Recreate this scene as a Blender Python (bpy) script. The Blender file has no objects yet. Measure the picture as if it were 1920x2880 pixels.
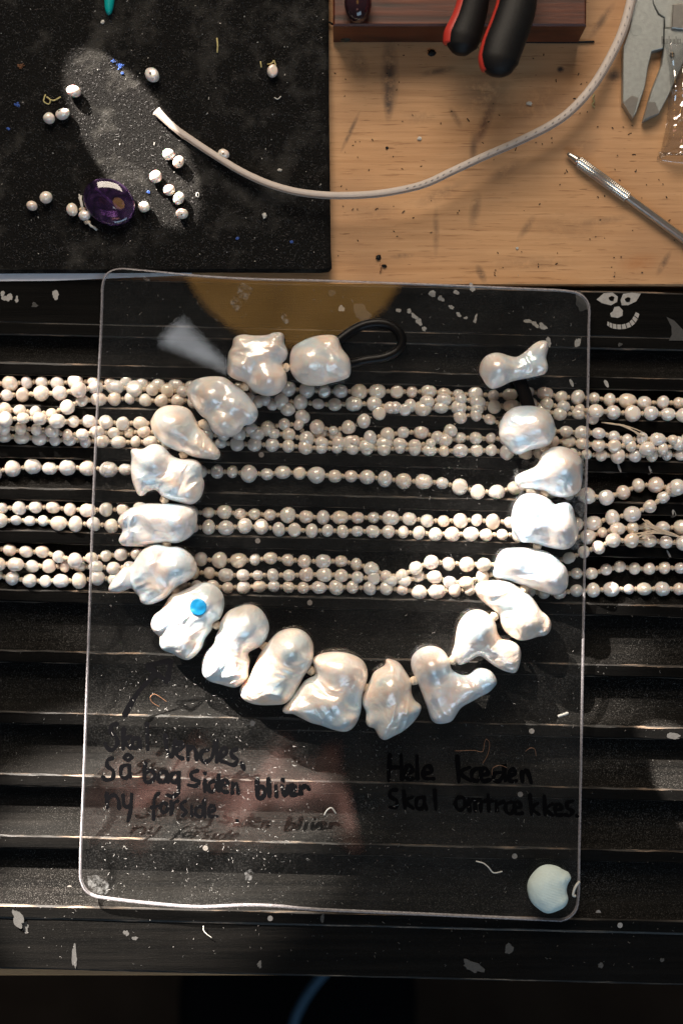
import bpy, math, random
import numpy as np
from mathutils import Vector, Matrix, Quaternion

# ------------------------------------------------------------------ camera, world, lights
S = 0.00015            # metres for one unit of the layout grid (1920 x 2880 over the tray)
H = 0.62               # camera height over the tray's ridges (z = 0)
CX, CY = 960.0, 1440.0
sc = bpy.context.scene
COL = sc.collection

def P(px, py, z=0.0):
    k = S * (H - z) / H
    return Vector(((px - CX) * k, -(py - CY) * k, z))

cam = bpy.data.cameras.new('camera'); camo = bpy.data.objects.new('camera', cam); COL.objects.link(camo)
camo.location = (0, 0, H); camo.rotation_euler = (0, 0, 0)
cam.sensor_fit = 'VERTICAL'; cam.sensor_height = 36.0
cam.lens = 36.0 * H / (2880 * S)
cam.clip_start = 0.01; cam.clip_end = 50
cam.dof.use_dof = True; cam.dof.focus_distance = H - 0.008; cam.dof.aperture_fstop = 5.6
sc.camera = camo

w = bpy.data.worlds.new('World'); sc.world = w; w.use_nodes = True
w.node_tree.nodes['Background'].inputs[0].default_value = (0.95, 0.98, 1.0, 1)
w.node_tree.nodes['Background'].inputs[1].default_value = 0.055

sc.view_settings.view_transform = 'Standard'; sc.view_settings.look = 'None'
sc.view_settings.exposure = 0.0; sc.view_settings.gamma = 1.0; sc.view_settings.use_curve_mapping = False
sc.render.engine = 'CYCLES'
sc.cycles.transparent_max_bounces = 16
sc.cycles.max_bounces = 8

PAD_TOP = 0.0045
SUN = Vector((0.52, -0.76, -0.48)).normalized()       # direction the window light travels
SUN_E = 6200.0
def window_ray(px, py, z, across, along, blend, energy=SUN_E, col=(1.0, 0.90, 0.79), soft=0.008):
    """a shaft of low window light that falls as an ellipse: half widths across/along the ray (grid units)"""
    c = P(px, py, z) if z < 0.3 else Vector((px, py, z)); D = 4.0 if along > 300 else 1.3
    l = bpy.data.lights.new('window_light', 'SPOT'); o = bpy.data.objects.new('window_light', l); COL.objects.link(o)
    o.location = c - SUN * D
    zx = -SUN; xx = Vector((0, 0, 1)).cross(zx).normalized(); yy = zx.cross(xx)
    m = Matrix((xx, yy, zx)).transposed().to_4x4()
    sy = along * abs(SUN.z); sx = across
    m0 = Matrix.LocRotScale(o.location, m.to_quaternion(), Vector((1.0, sy / sx, 1)) if sx >= sy else Vector((sx / sy, 1.0, 1)))
    o.matrix_world = m0
    l.spot_size = 2 * math.atan(max(sx, sy) * S / D); l.spot_blend = blend
    l.energy = energy * (D / 4.0) ** 2; l.color = col; l.shadow_soft_size = soft
window_ray(368, 385, PAD_TOP, 120, 295, 0.10, SUN_E * 1.35, soft=0.0015)                       # on the felt pad
window_ray(285, 1400, 0.006, 370, 600, 0.5, SUN_E * 0.20)          # left arm of the necklace
window_ray(420, 2350, 0.0, 580, 430, 0.3, SUN_E * 1.45)            # front grooves
window_ray(1000, 1860, 0.010, 330, 200, 0.7, SUN_E * 0.13)         # bottom of the necklace
window_ray(1400, 1600, 0.010, 330, 430, 0.6, SUN_E * 0.62)         # right arm of the necklace
window_ray(-0.11, -0.30, 1.0, 950, 1700, 0.4, SUN_E * 0.6)           # added shaft to brighten the made-up cloth behind the camera, in metres
window_ray(1935, 2190, 0.0, 90, 230, 0.1, SUN_E, soft=0.002)                   # right side of the tray

def area(name, loc, target, sx, sy, e, col):
    l = bpy.data.lights.new(name, 'AREA'); o = bpy.data.objects.new(name, l); COL.objects.link(o)
    l.shape = 'RECTANGLE'; l.size = sx; l.size_y = sy; l.energy = e; l.color = col
    o.location = loc
    o.rotation_euler = (Vector(target) - Vector(loc)).to_track_quat('-Z', 'Y').to_euler()
area('window_glow', (-0.15, 1.15, 0.95), (0.0, 0.05, 0), 0.9, 0.7, 22.0, (1.0, 0.86, 0.70))
area('room_glow', (0.35, -1.25, 1.1), (0, -0.05, 0), 1.3, 0.7, 9.0, (0.55, 0.78, 1.0))

R = random.Random(7)
NR = np.random.RandomState(11)

# ------------------------------------------------------------------ scene graph helpers
def mesh(name, v, f, mats=None, mi=None, smooth=True):
    me = bpy.data.meshes.new(name)
    me.from_pydata([tuple(map(float, a)) for a in v], [], [tuple(map(int, a)) for a in f])
    for m in (mats or []): me.materials.append(m)
    n = len(me.polygons)
    if mi is not None: me.polygons.foreach_set('material_index', list(mi))
    me.polygons.foreach_set('use_smooth', [smooth] * n if not isinstance(smooth, list) else smooth)
    me.update()
    return me
def wloc(o):
    l = Vector(o.location)
    while o.parent: o = o.parent; l = l + Vector(o.location)
    return l
def ob(name, me, parent=None, loc=(0, 0, 0)):
    """link mesh; loc is the world position of the mesh origin"""
    o = bpy.data.objects.new(name, me); COL.objects.link(o)
    l = Vector(loc)
    if parent is not None:
        o.parent = parent; l = l - wloc(parent)
    o.location = l
    return o
def centred(name, v, f, mats, parent=None, mi=None, smooth=True, base=True):
    """object from world-space vertices, origin moved to the middle of its base"""
    a = np.asarray(v, float); lo, hi = a.min(0), a.max(0)
    c = np.array([(lo[0] + hi[0]) / 2, (lo[1] + hi[1]) / 2, lo[2] if base else (lo[2] + hi[2]) / 2])
    return ob(name, mesh(name, a - c, f, mats if isinstance(mats, list) else [mats], mi, smooth), parent, c)
def tag(o, label=None, cat=None, group=None, kind=None):
    if label: o['label'] = label
    if cat: o['category'] = cat
    if group: o['group'] = group
    if kind: o['kind'] = kind
    return o
def thing(name, loc, label, cat, group=None):
    o = bpy.data.objects.new(name, None); COL.objects.link(o); o.location = loc; o.empty_display_size = 0.01
    return tag(o, label, cat, group)

# ------------------------------------------------------------------ shape helpers
def join(parts):
    V, F, M = [], [], []
    for p in parts:
        b = len(V); V += [tuple(a) for a in p[0]]; F += [tuple(i + b for i in q) for q in p[1]]
        M += p[2] if len(p) > 2 else [0] * len(p[1])
    return V, F, M
def box(x0, x1, y0, y1, z0, z1, b=0.0):
    pts = [(x0, y0), (x1, y0), (x1, y1), (x0, y1)]
    return prism(pts, z0, z1, b)
def offset_poly(p, d):
    """shrink a counter-clockwise outline by d"""
    p = np.asarray(p, float); n = len(p); t = np.roll(p, -1, 0) - np.roll(p, 1, 0)
    e1 = p - np.roll(p, 1, 0); e2 = np.roll(p, -1, 0) - p
    def nn(e):
        l = np.linalg.norm(e, axis=1, keepdims=True) + 1e-12
        return np.stack([-e[:, 1], e[:, 0]], 1) / l
    n1, n2 = nn(e1), nn(e2); m = n1 + n2; m /= np.linalg.norm(m, axis=1, keepdims=True) + 1e-12
    c = np.clip((m * n1).sum(1, keepdims=True), 0.4, 1)
    return p + m * d / c
def ccw(p):
    p = np.asarray(p, float); x, y = p[:, 0], p[:, 1]
    return p if (x * np.roll(y, -1) - np.roll(x, -1) * y).sum() > 0 else p[::-1]
def prism(pts, z0, z1, bev=0.0):
    """vertical prism, faces: 0 side, 1 bottom, 2 top (material indices)"""
    p = ccw(pts); n = len(p)
    rings = [(p, z0), (p, z1)] if bev <= 0 else [(offset_poly(p, bev), z0), (p, z0 + bev), (p, z1 - bev), (offset_poly(p, bev), z1)]
    V, F, M = [], [], []
    for q, z in rings: V += [(a[0], a[1], z) for a in q]
    for r in range(len(rings) - 1):
        for i in range(n):
            j = (i + 1) % n
            F.append((r * n + i, r * n + j, (r + 1) * n + j, (r + 1) * n + i)); M.append(0)
    F.append(tuple(reversed(range(n)))); M.append(1)
    b = (len(rings) - 1) * n
    F.append(tuple(range(b, b + n))); M.append(2)
    return V, F, M
def spline(pts, per=8, closed=False):
    p = [np.asarray(a, float) for a in pts]; n = len(p); out = []
    rng = range(n if closed else n - 1)
    for i in rng:
        if closed: a, b, c, d = p[(i - 1) % n], p[i], p[(i + 1) % n], p[(i + 2) % n]
        else: a, b, c, d = p[max(i - 1, 0)], p[i], p[i + 1], p[min(i + 2, n - 1)]
        for k in range(per):
            t = k / per
            out.append(0.5 * ((2 * b) + (-a + c) * t + (2 * a - 5 * b + 4 * c - d) * t * t + (-a + 3 * b - 3 * c + d) * t ** 3))
    if not closed: out.append(p[-1])
    return np.array(out)
def tube(path, rad, seg=8, flat=1.0, cap=True, up=(0, 0, 1)):
    """swept ellipse: half width rad across, rad*flat upwards"""
    path = np.asarray(path, float); n = len(path)
    rad = np.broadcast_to(np.asarray(rad, float), (n,))
    V, F = [], []; up = np.asarray(up, float)
    for i in range(n):
        t = path[min(i + 1, n - 1)] - path[max(i - 1, 0)]; t /= np.linalg.norm(t) + 1e-12
        u = up if abs(t @ up) < 0.97 else np.array([0, 1.0, 0])
        a = np.cross(t, u); a /= np.linalg.norm(a) + 1e-12; b = np.cross(a, t)
        for k in range(seg):
            th = 2 * math.pi * k / seg
            V.append(path[i] + rad[i] * (math.cos(th) * a + flat * math.sin(th) * b))
    for i in range(n - 1):
        for k in range(seg):
            j = (k + 1) % seg
            F.append((i * seg + k, i * seg + j, (i + 1) * seg + j, (i + 1) * seg + k))
    if cap:
        F.append(tuple(reversed(range(seg)))); F.append(tuple(range((n - 1) * seg, n * seg)))
    return V, F
def sphere(nu=16, nv=10, fn=None):
    V, F = [], []
    for j in range(1, nv):
        ph = math.pi * j / nv
        for i in range(nu):
            th = 2 * math.pi * i / nu
            V.append((math.sin(ph) * math.cos(th), math.sin(ph) * math.sin(th), math.cos(ph)))
    t = len(V); V += [(0, 0, 1), (0, 0, -1)]
    for j in range(nv - 2):
        for i in range(nu):
            k = (i + 1) % nu
            F.append((j * nu + i, (j + 1) * nu + i, (j + 1) * nu + k, j * nu + k))
    for i in range(nu):
        k = (i + 1) % nu
        F.append((t, i, k)); F.append((t + 1, (nv - 2) * nu + k, (nv - 2) * nu + i))
    V = np.array(V)
    if fn is not None: V = fn(V)
    return V, F
def blob(cx, cy, rx, ry, rot, seed, n=18, rough=0.22):
    r = random.Random(seed); ph = [(r.uniform(0, 6.28), r.uniform(-1, 1) * rough / k) for k in (1, 2, 3, 5)]
    out = []
    for i in range(n):
        t = 2 * math.pi * i / n
        s = 1 + sum(a * math.sin(k * t + p) for k, (p, a) in zip((2, 3, 5, 7), ph)) + r.uniform(-1, 1) * rough * 0.3
        x, y = rx * s * math.cos(t), ry * s * math.sin(t)
        out.append((cx + x * math.cos(rot) - y * math.sin(rot), cy + x * math.sin(rot) + y * math.cos(rot)))
    return out
def vnoise(x, y, seed):
    """smooth value noise on arrays"""
    rs = np.random.RandomState(seed); g = rs.uniform(-1, 1, (64, 64))
    xi, yi = np.floor(x).astype(int), np.floor(y).astype(int); fx, fy = x - xi, y - yi
    fx = fx * fx * (3 - 2 * fx); fy = fy * fy * (3 - 2 * fy)
    G = lambda a, b: g[a % 64, b % 64]
    return (G(xi, yi) * (1 - fx) + G(xi + 1, yi) * fx) * (1 - fy) + (G(xi, yi + 1) * (1 - fx) + G(xi + 1, yi + 1) * fx) * fy

def surface_net(Fd, h):
    """quads of the zero surface of a 3-D array, inside where positive"""
    ins = Fd > 0
    c = np.zeros(tuple(s - 1 for s in Fd.shape), int)
    off = [(i, j, k) for i in (0, 1) for j in (0, 1) for k in (0, 1)]
    def cut(A, o): return A[o[0]:A.shape[0] - 1 + o[0], o[1]:A.shape[1] - 1 + o[1], o[2]:A.shape[2] - 1 + o[2]]
    for o in off: c += cut(ins, o)
    act = (c > 0) & (c < 8)
    idx = -np.ones(act.shape, int); cells = np.argwhere(act); idx[act] = np.arange(len(cells))
    acc = np.zeros((len(cells), 3)); cnt = np.zeros(len(cells))
    for a in off:
        for ax in range(3):
            if a[ax]: continue
            b = list(a); b[ax] = 1
            fa = cut(Fd, a)[act]; fb = cut(Fd, tuple(b))[act]
            m = (fa > 0) != (fb > 0); t = np.where(m, fa / np.where(m, fa - fb, 1), 0)
            p = np.array(a, float)[None] + np.zeros((len(cells), 3)); p[:, ax] += t
            acc[m] += p[m]; cnt[m] += 1
    V = (cells + acc / cnt[:, None]) * h
    Q = []
    for ax in range(3):
        sl0 = [slice(1, -1)] * 3; sl1 = [slice(1, -1)] * 3
        sl0[ax] = slice(0, -1); sl1[ax] = slice(1, None)
        A, B = ins[tuple(sl0)], ins[tuple(sl1)]
        e = np.argwhere(A != B); 
        if not len(e): continue
        s = A[A != B]
        base = e.copy(); o1, o2 = [(1, 2), (2, 0), (0, 1)][ax]
        for d in range(3):
            if d != ax: base[:, d] += 1
        def cell(d1, d2):
            q = base.copy(); q[:, o1] -= d1; q[:, o2] -= d2
            return idx[q[:, 0], q[:, 1], q[:, 2]]
        q = np.stack([cell(1, 1), cell(0, 1), cell(0, 0), cell(1, 0)], 1)
        q[~s] = q[~s][:, ::-1]
        Q.append(q)
    Q = np.concatenate(Q); Q = Q[(Q >= 0).all(1)]
    return V, Q
def sdf_poly(X, Y, poly):
    p = np.asarray(poly, float); q = np.roll(p, -1, 0)
    d = np.full(X.shape, 1e18); s = np.zeros(X.shape, int)
    for (x0, y0), (x1, y1) in zip(p, q):
        ex, ey = x1 - x0, y1 - y0; wx, wy = X - x0, Y - y0
        t = np.clip((wx * ex + wy * ey) / (ex * ex + ey * ey + 1e-12), 0, 1)
        d = np.minimum(d, (wx - ex * t) ** 2 + (wy - ey * t) ** 2)
        cr = ((y0 <= Y) & (y1 > Y)) | ((y1 <= Y) & (y0 > Y))
        xi = x0 + (Y - y0) * ex / np.where(abs(ey) < 1e-12, 1e-12, ey)
        s += (cr & (X < xi))
    d = np.sqrt(d)
    return np.where(s % 2 == 1, d, -d)
def blur(A, n):
    k = np.array([1, 4, 6, 4, 1]) / 16.0
    for _ in range(n):
        A = np.pad(A, 2, mode='edge')
        A = sum(k[i] * A[:, i:A.shape[1] - 4 + i] for i in range(5))
        A = sum(k[i] * A[i:A.shape[0] - 4 + i, :] for i in range(5))
    return A
def inflate(polys, z_base, domes=(), seed=0, wr=1.0, cell=2.6, thick=1.0, flat=0.55, Rmax=62, soft=3, ridge=1.0):
    """solid of a traced outline (grid units): rounded, lumpy, thickness follows the outline's width.
    returns world vertices, faces. domes: (x, y, r, extra height)"""
    polys = [spline(p, 5, True) for p in polys]
    al = np.concatenate(polys); lo = al.min(0) - 14; hi = al.max(0) + 14
    nx, ny = [int(math.ceil((hi[i] - lo[i]) / cell)) + 1 for i in (0, 1)]
    X, Y = np.meshgrid(lo[0] + cell * np.arange(nx), lo[1] + cell * np.arange(ny), indexing='ij')
    d = np.full(X.shape, -1e9)
    for p in polys: d = np.maximum(d, sdf_poly(X, Y, p))
    Rr = min(Rmax, d.max() * 0.98)
    dc = np.clip(d, -30, Rr)
    F2 = blur(2 * Rr * dc - np.where(dc > 0, dc * dc, 0), soft) * thick ** 2
    head = np.zeros(X.shape); b = np.zeros(X.shape)
    for x, y, r, e in domes:
        q = ((X - x) ** 2 + (Y - y) ** 2) / (r * r)
        g = np.clip(1 - q, 0, 1); b += e * 1.25 * g ** 1.5; head = np.maximum(head, np.clip(1.25 - q, 0, 1))
    b = blur(b, 2)
    edge = np.clip(d / 16, 0, 1)
    ang = random.Random(seed).uniform(0, 3.14)
    u, v = X * math.cos(ang) + Y * math.sin(ang), -X * math.sin(ang) + Y * math.cos(ang)
    wx = vnoise(X / 55, Y / 55, seed + 5) * 26
    n1 = vnoise(u / 44 + 3, v / 44, seed) * 9
    n2 = (1 - 2 * np.abs(vnoise((u + wx) / 30, (v + wx) / 62, seed + 1))) * 4.2 * ridge
    n3 = (1 - 2 * np.abs(vnoise((u + wx) / 13, (v - wx) / 38, seed + 2))) * 1.5 * ridge
    b = b + wr * edge * (1 - 0.88 * np.minimum(head, 1)) * (n1 + n2 + n3)
    top = math.sqrt(max(F2.max(), 1)) + max(b.max(), 0) + 8; bot = math.sqrt(max(F2.max(), 1)) * flat + 8
    zc = bot - 8
    nz = int((top + bot) / cell) + 2
    Z = -bot + cell * np.arange(nz)
    F2 = F2[:, :, None]; zz = Z[None, None, :] - b[:, :, None] * np.clip((Z[None, None, :] + bot * 0.5) / (bot * 0.5), 0, 1)
    zz = np.where(zz > 0, zz, zz / flat)
    Fd = (F2 - zz * np.abs(zz) * np.sign(zz)).astype(float)
    V, Q = surface_net(Fd, cell)
    for _ in range(2):                                    # light smoothing
        A = np.zeros_like(V); C = np.zeros(len(V))
        for k in range(4):
            a, c = Q[:, k], Q[:, (k + 1) % 4]
            np.add.at(A, a, V[c]); np.add.at(C, a, 1); np.add.at(A, c, V[a]); np.add.at(C, c, 1)
        V = 0.5 * V + 0.5 * A / np.maximum(C, 1)[:, None]
    z = z_base + (V[:, 2] - bot + zc) * S
    zmin = z.min(); z += z_base - zmin
    k = S * (H - z_base - zc * S) / H
    W = np.stack([(V[:, 0] + lo[0] - CX) * k, -(V[:, 1] + lo[1] - CY) * k, z], 1)
    return W, Q[:, ::-1], z_base + zc * S

# ------------------------------------------------------------------ materials
def mat(name):
    m = bpy.data.materials.new(name); m.use_nodes = True
    nt = m.node_tree; b = nt.nodes['Principled BSDF']
    return m, nt, b
def N(nt, t, **kw):
    n = nt.nodes.new(t)
    for k, v in kw.items():
        if k.startswith('i_'): n.inputs[k[2:].replace('_', ' ')].default_value = v
        else: setattr(n, k, v)
    return n
def L(nt, a, b): nt.links.new(a, b)
def coords(nt, scale=(1, 1, 1), rot=(0, 0, 0), loc=(0, 0, 0), kind='Object'):
    t = N(nt, 'ShaderNodeTexCoord'); m = N(nt, 'ShaderNodeMapping')
    m.inputs['Scale'].default_value = scale; m.inputs['Rotation'].default_value = rot; m.inputs['Location'].default_value = loc
    L(nt, t.outputs[kind], m.inputs['Vector'])
    return m.outputs['Vector']
def noise(nt, vec, scale, detail=3, rough=0.55, dist=0.0):
    n = N(nt, 'ShaderNodeTexNoise'); n.inputs['Scale'].default_value = scale; n.inputs['Detail'].default_value = detail
    n.inputs['Roughness'].default_value = rough; n.inputs['Distortion'].default_value = dist
    if vec is not None: L(nt, vec, n.inputs['Vector'])
    return n.outputs['Fac']
def ramp(nt, fac, stops):
    r = N(nt, 'ShaderNodeValToRGB'); e = r.color_ramp.elements
    while len(e) < len(stops): e.new(0.5)
    for i, (p, c) in enumerate(stops):
        e[i].position = p; e[i].color = (c, c, c, 1) if isinstance(c, (int, float)) else (*c, 1)
    L(nt, fac, r.inputs['Fac'])
    return r.outputs['Color']
def mix(nt, fac, a, b, mode='MIX'):
    m = N(nt, 'ShaderNodeMix', data_type='RGBA', blend_type=mode)
    for s, v in ((0, fac), (6, a), (7, b)):
        if isinstance(v, (int, float)): m.inputs[s].default_value = v
        elif isinstance(v, tuple): m.inputs[s].default_value = (*v, 1)
        else: L(nt, v, m.inputs[s])
    return m.outputs[2]
def bump(nt, b, h, strength, dist):
    n = N(nt, 'ShaderNodeBump'); n.inputs['Strength'].default_value = strength; n.inputs['Distance'].default_value = dist
    L(nt, h, n.inputs['Height']); L(nt, n.outputs['Normal'], b.inputs['Normal'])
def maths(nt, op, a, b=None):
    m = N(nt, 'ShaderNodeMath', operation=op)
    for i, v in enumerate((a, b)):
        if v is None: continue
        if isinstance(v, (int, float)): m.inputs[i].default_value = v
        else: L(nt, v, m.inputs[i])
    return m.outputs[0]
def plain(name, col, rough=0.5, metal=0.0, var=0.25, scale=300, bmp=0.1, spec=0.5, coat=0.0):
    m, nt, b = mat(name)
    v = coords(nt); f = noise(nt, v, scale, 4)
    c2 = tuple(x * (1 - var) for x in col); c1 = tuple(min(1, x * (1 + var)) for x in col)
    L(nt, mix(nt, f, c2, c1), b.inputs['Base Color'])
    b.inputs['Roughness'].default_value = rough; b.inputs['Metallic'].default_value = metal
    b.inputs['Specular IOR Level'].default_value = spec; b.inputs['Coat Weight'].default_value = coat
    if bmp: bump(nt, b, noise(nt, v, scale * 3, 3), bmp, 0.0003)
    return m
def nacre(name, cols, scale, film=(260, 520), rough=0.2, wrinkle=0.1, bscale=500, metal=0.3):
    m, nt, b = mat(name)
    oi = N(nt, 'ShaderNodeObjectInfo')
    tc = N(nt, 'ShaderNodeTexCoord'); ad = N(nt, 'ShaderNodeVectorMath', operation='ADD')
    sc_ = N(nt, 'ShaderNodeVectorMath', operation='SCALE'); cb = N(nt, 'ShaderNodeCombineXYZ')
    L(nt, oi.outputs['Random'], cb.inputs[0]); L(nt, oi.outputs['Random'], cb.inputs[2])
    L(nt, cb.outputs[0], sc_.inputs[0]); sc_.inputs['Scale'].default_value = 3.0
    L(nt, tc.outputs['Object'], ad.inputs[0]); L(nt, sc_.outputs[0], ad.inputs[1]); v = ad.outputs[0]
    f = noise(nt, v, scale, 3, 0.5, 0.6); g = noise(nt, v, scale * 0.6, 2, 0.5, 1.2)
    c = ramp(nt, f, [(0.3, cols[0]), (0.5, cols[1]), (0.68, cols[2])])
    c = mix(nt, maths(nt, 'MULTIPLY', ramp(nt, g, [(0.44, 0.0), (0.64, 1.0)]), 0.8), c, cols[3])
    tint = ramp(nt, oi.outputs['Random'], [(0.0, (1.0, 0.90, 0.79)), (0.3, (1.0, 0.985, 0.96)), (0.6, (0.88, 0.88, 0.90)), (0.8, (1.0, 0.96, 0.90)), (1.0, (0.97, 0.86, 0.80))])
    c = mix(nt, 1.0, c, tint, 'MULTIPLY')
    L(nt, c, b.inputs['Base Color'])
    b.inputs['Roughness'].default_value = rough; b.inputs['Specular IOR Level'].default_value = 0.75
    b.inputs['Metallic'].default_value = metal
    b.inputs['Subsurface Weight'].default_value = 0.18; b.inputs['Subsurface Scale'].default_value = 0.002
    b.inputs['Coat Weight'].default_value = 0.4; b.inputs['Coat Roughness'].default_value = 0.16
    mr = N(nt, 'ShaderNodeMapRange'); mr.inputs['To Min'].default_value = film[0]; mr.inputs['To Max'].default_value = film[1]
    L(nt, g, mr.inputs['Value']); L(nt, mr.outputs[0], b.inputs['Thin Film Thickness']); b.inputs['Thin Film IOR'].default_value = 1.62
    if wrinkle: bump(nt, b, noise(nt, v, bscale, 4, 0.55, 1.4), wrinkle, 0.0009)
    return m

M_BAR = nacre('nacre_baroque', [(0.84, 0.68, 0.58), (0.85, 0.83, 0.81), (0.78, 0.66, 0.61), (0.50, 0.67, 0.80)], 85, (200, 700), 0.28, 0.45, 190, 0.2)
M_SML = nacre('nacre_small', [(0.88, 0.77, 0.67), (0.88, 0.83, 0.77), (0.82, 0.70, 0.61), (0.80, 0.78, 0.78)], 180, (300, 350), 0.15, 0.03, 700, 0.10)
M_SILK = plain('silk', (0.62, 0.49, 0.36), 0.8, 0, 0.2, 1500, 0.5)

def black_wood(name, base, dust, rough):
    m, nt, b = mat(name)
    v = coords(nt); vs = coords(nt, (14, 420, 420)); vf = coords(nt, (90, 1500, 1500))
    st = noise(nt, vs, 1.0, 4, 0.6); fine = noise(nt, vf, 1.0, 3, 0.6); sp = noise(nt, v, 2600, 2, 0.5); big = noise(nt, v, 22, 3)
    c = mix(nt, ramp(nt, st, [(0.4, 0.0), (0.7, 1.0)]), (base * 0.6, base * 0.57, base * 0.54), (base * 2.0, base * 1.8, base * 1.6))
    c = mix(nt, maths(nt, 'MULTIPLY', ramp(nt, sp, [(0.56, 0.0), (0.72, 1.0)]), maths(nt, 'MULTIPLY', ramp(nt, big, [(0.35, 0.25), (0.65, 1.0)]), dust)), c, (0.42, 0.40, 0.38))
    L(nt, c, b.inputs['Base Color'])
    L(nt, ramp(nt, big, [(0.3, rough), (0.7, rough + 0.2)]), b.inputs['Roughness'])
    b.inputs['Specular IOR Level'].default_value = 0.06
    bump(nt, b, mix(nt, 0.5, fine, sp), 0.5, 0.0004)
    return m
M_TRAY = black_wood('black_painted_wood', 0.0018, 0.016, 0.55)
M_CHAN = black_wood('black_channel_wood', 0.0032, 0.17, 0.65)
def worn():
    m, nt, b = mat('worn_edge')
    v = coords(nt, (60, 700, 700)); f = noise(nt, v, 1.0, 5, 0.65)
    L(nt, ramp(nt, f, [(0.49, (0.006, 0.005, 0.0045)), (0.58, (0.07, 0.05, 0.035)), (0.70, (0.38, 0.25, 0.165))]), b.inputs['Base Color'])
    b.inputs['Roughness'].default_value = 0.6
    bump(nt, b, f, 0.5, 0.0005)
    return m
M_WORN = worn()

def bench_wood():
    m, nt, b = mat('bench_plywood')
    v = coords(nt)
    warp = noise(nt, coords(nt, (6, 10, 1)), 1.0, 2)
    g1 = noise(nt, coords(nt, (16, 420, 1), (0, 0, 0.02)), 1.0, 5, 0.62, 0.3)
    g2 = noise(nt, coords(nt, (60, 900, 1), (0, 0, 0.02)), 1.0, 3, 0.6)
    big = noise(nt, v, 14, 3, 0.6)
    c = ramp(nt, g1, [(0.28, (0.40, 0.215, 0.100)), (0.5, (0.50, 0.280, 0.135)), (0.75, (0.57, 0.335, 0.170))])
    c = mix(nt, maths(nt, 'MULTIPLY', ramp(nt, g2, [(0.58, 0.0), (0.70, 1.0)]), 0.7), c, (0.20, 0.09, 0.035))
    c = mix(nt, maths(nt, 'MULTIPLY', ramp(nt, big, [(0.40, 0.0), (0.66, 1.0)]), 0.6), c, (0.34, 0.19, 0.10))
    pore = noise(nt, coords(nt, (130, 1100, 1), (0, 0, 0.02), (3, 1, 0)), 1.0, 2, 0.5)
    c = mix(nt, maths(nt, 'MULTIPLY', ramp(nt, pore, [(0.69, 0.0), (0.75, 1.0)]), 0.7), c, (0.13, 0.06, 0.025))
    # smudges of metal dust and soot, each with a place of its own
    tc = N(nt, 'ShaderNodeTexCoord').outputs['Object']
    rag = noise(nt, coords(nt, (1, 1, 1)), 230, 5, 0.7)
    def stain(px, py, rx, ry, deg, amt, col=(0.05, 0.035, 0.03)):
        nonlocal c
        p = P(px, py, BZ)
        s = N(nt, 'ShaderNodeVectorMath', operation='SUBTRACT'); L(nt, tc, s.inputs[0]); s.inputs[1].default_value = (p.x, p.y, 0)
        mp = N(nt, 'ShaderNodeMapping', vector_type='TEXTURE'); mp.inputs['Rotation'].default_value = (0, 0, math.radians(deg)); mp.inputs['Scale'].default_value = (rx * S, ry * S, 1e3)
        L(nt, s.outputs[0], mp.inputs['Vector'])
        ln = N(nt, 'ShaderNodeVectorMath', operation='LENGTH'); L(nt, mp.outputs[0], ln.inputs[0])
        f = maths(nt, 'MULTIPLY', ramp(nt, ln.outputs['Value'], [(0.0, 1.0), (0.35, 0.75), (1.0, 0.0)]), ramp(nt, rag, [(0.30, 0.0), (0.52, 1.0)]))
        c = mix(nt, maths(nt, 'MULTIPLY', f, amt), c, col)
    stain(1095, 215, 30, 120, 0, 0.95); stain(1092, 290, 16, 60, 0, 0.9); stain(1360, 350, 20, 95, -22, 0.8, (0.07, 0.03, 0.025))
    stain(1345, 260, 110, 70, 0, 0.55); stain(1330, 420, 15, 60, 0, 0.6); stain(1725, 212, 30, 24, 20, 1.0)
    stain(1230, 200, 60, 12, 12, 0.7); stain(1500, 300, 150, 60, 25, 0.35); stain(1335, 590, 20, 60, -10, 0.55)
    stain(1225, 650, 12, 80, 0, 0.5); stain(1352, 770, 14, 32, 25, 0.8); stain(1865, 740, 12, 45, -30, 0.7)
    stain(1795, 740, 70, 32, 10, 0.5, (0.35, 0.13, 0.04)); stain(1240, 545, 90, 22, 25, 0.45); stain(1575, 195, 13, 11, 0, 1.4)
    stain(1690, 60, 14, 70, -35, 0.7); stain(985, 370, 8, 70, -25, 0.8); stain(1600, 640, 140, 60, 0, 0.18); stain(1050, 600, 80, 40, 0, 0.2)
    stain(1420, 480, 70, 20, 30, 0.5); stain(1010, 180, 30, 60, 15, 0.45); stain(1180, 330, 60, 30, 0, 0.3); stain(1640, 420, 70, 40, 40, 0.35); stain(1480, 640, 14, 50, -35, 0.5); stain(1130, 720, 40, 10, 5, 0.6); stain(1700, 620, 90, 14, 8, 0.4); stain(1280, 330, 12, 40, 30, 0.6); stain(1500, 740, 160, 30, 0, 0.25); stain(1860, 180, 60, 120, 20, 0.3)
    L(nt, c, b.inputs['Base Color'])
    b.inputs['Roughness'].default_value = 0.55; b.inputs['Specular IOR Level'].default_value = 0.3
    bump(nt, b, g2, 0.25, 0.0004)
    return m
BZ = -0.002       # top of the bench
M_BENCH = bench_wood()
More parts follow.
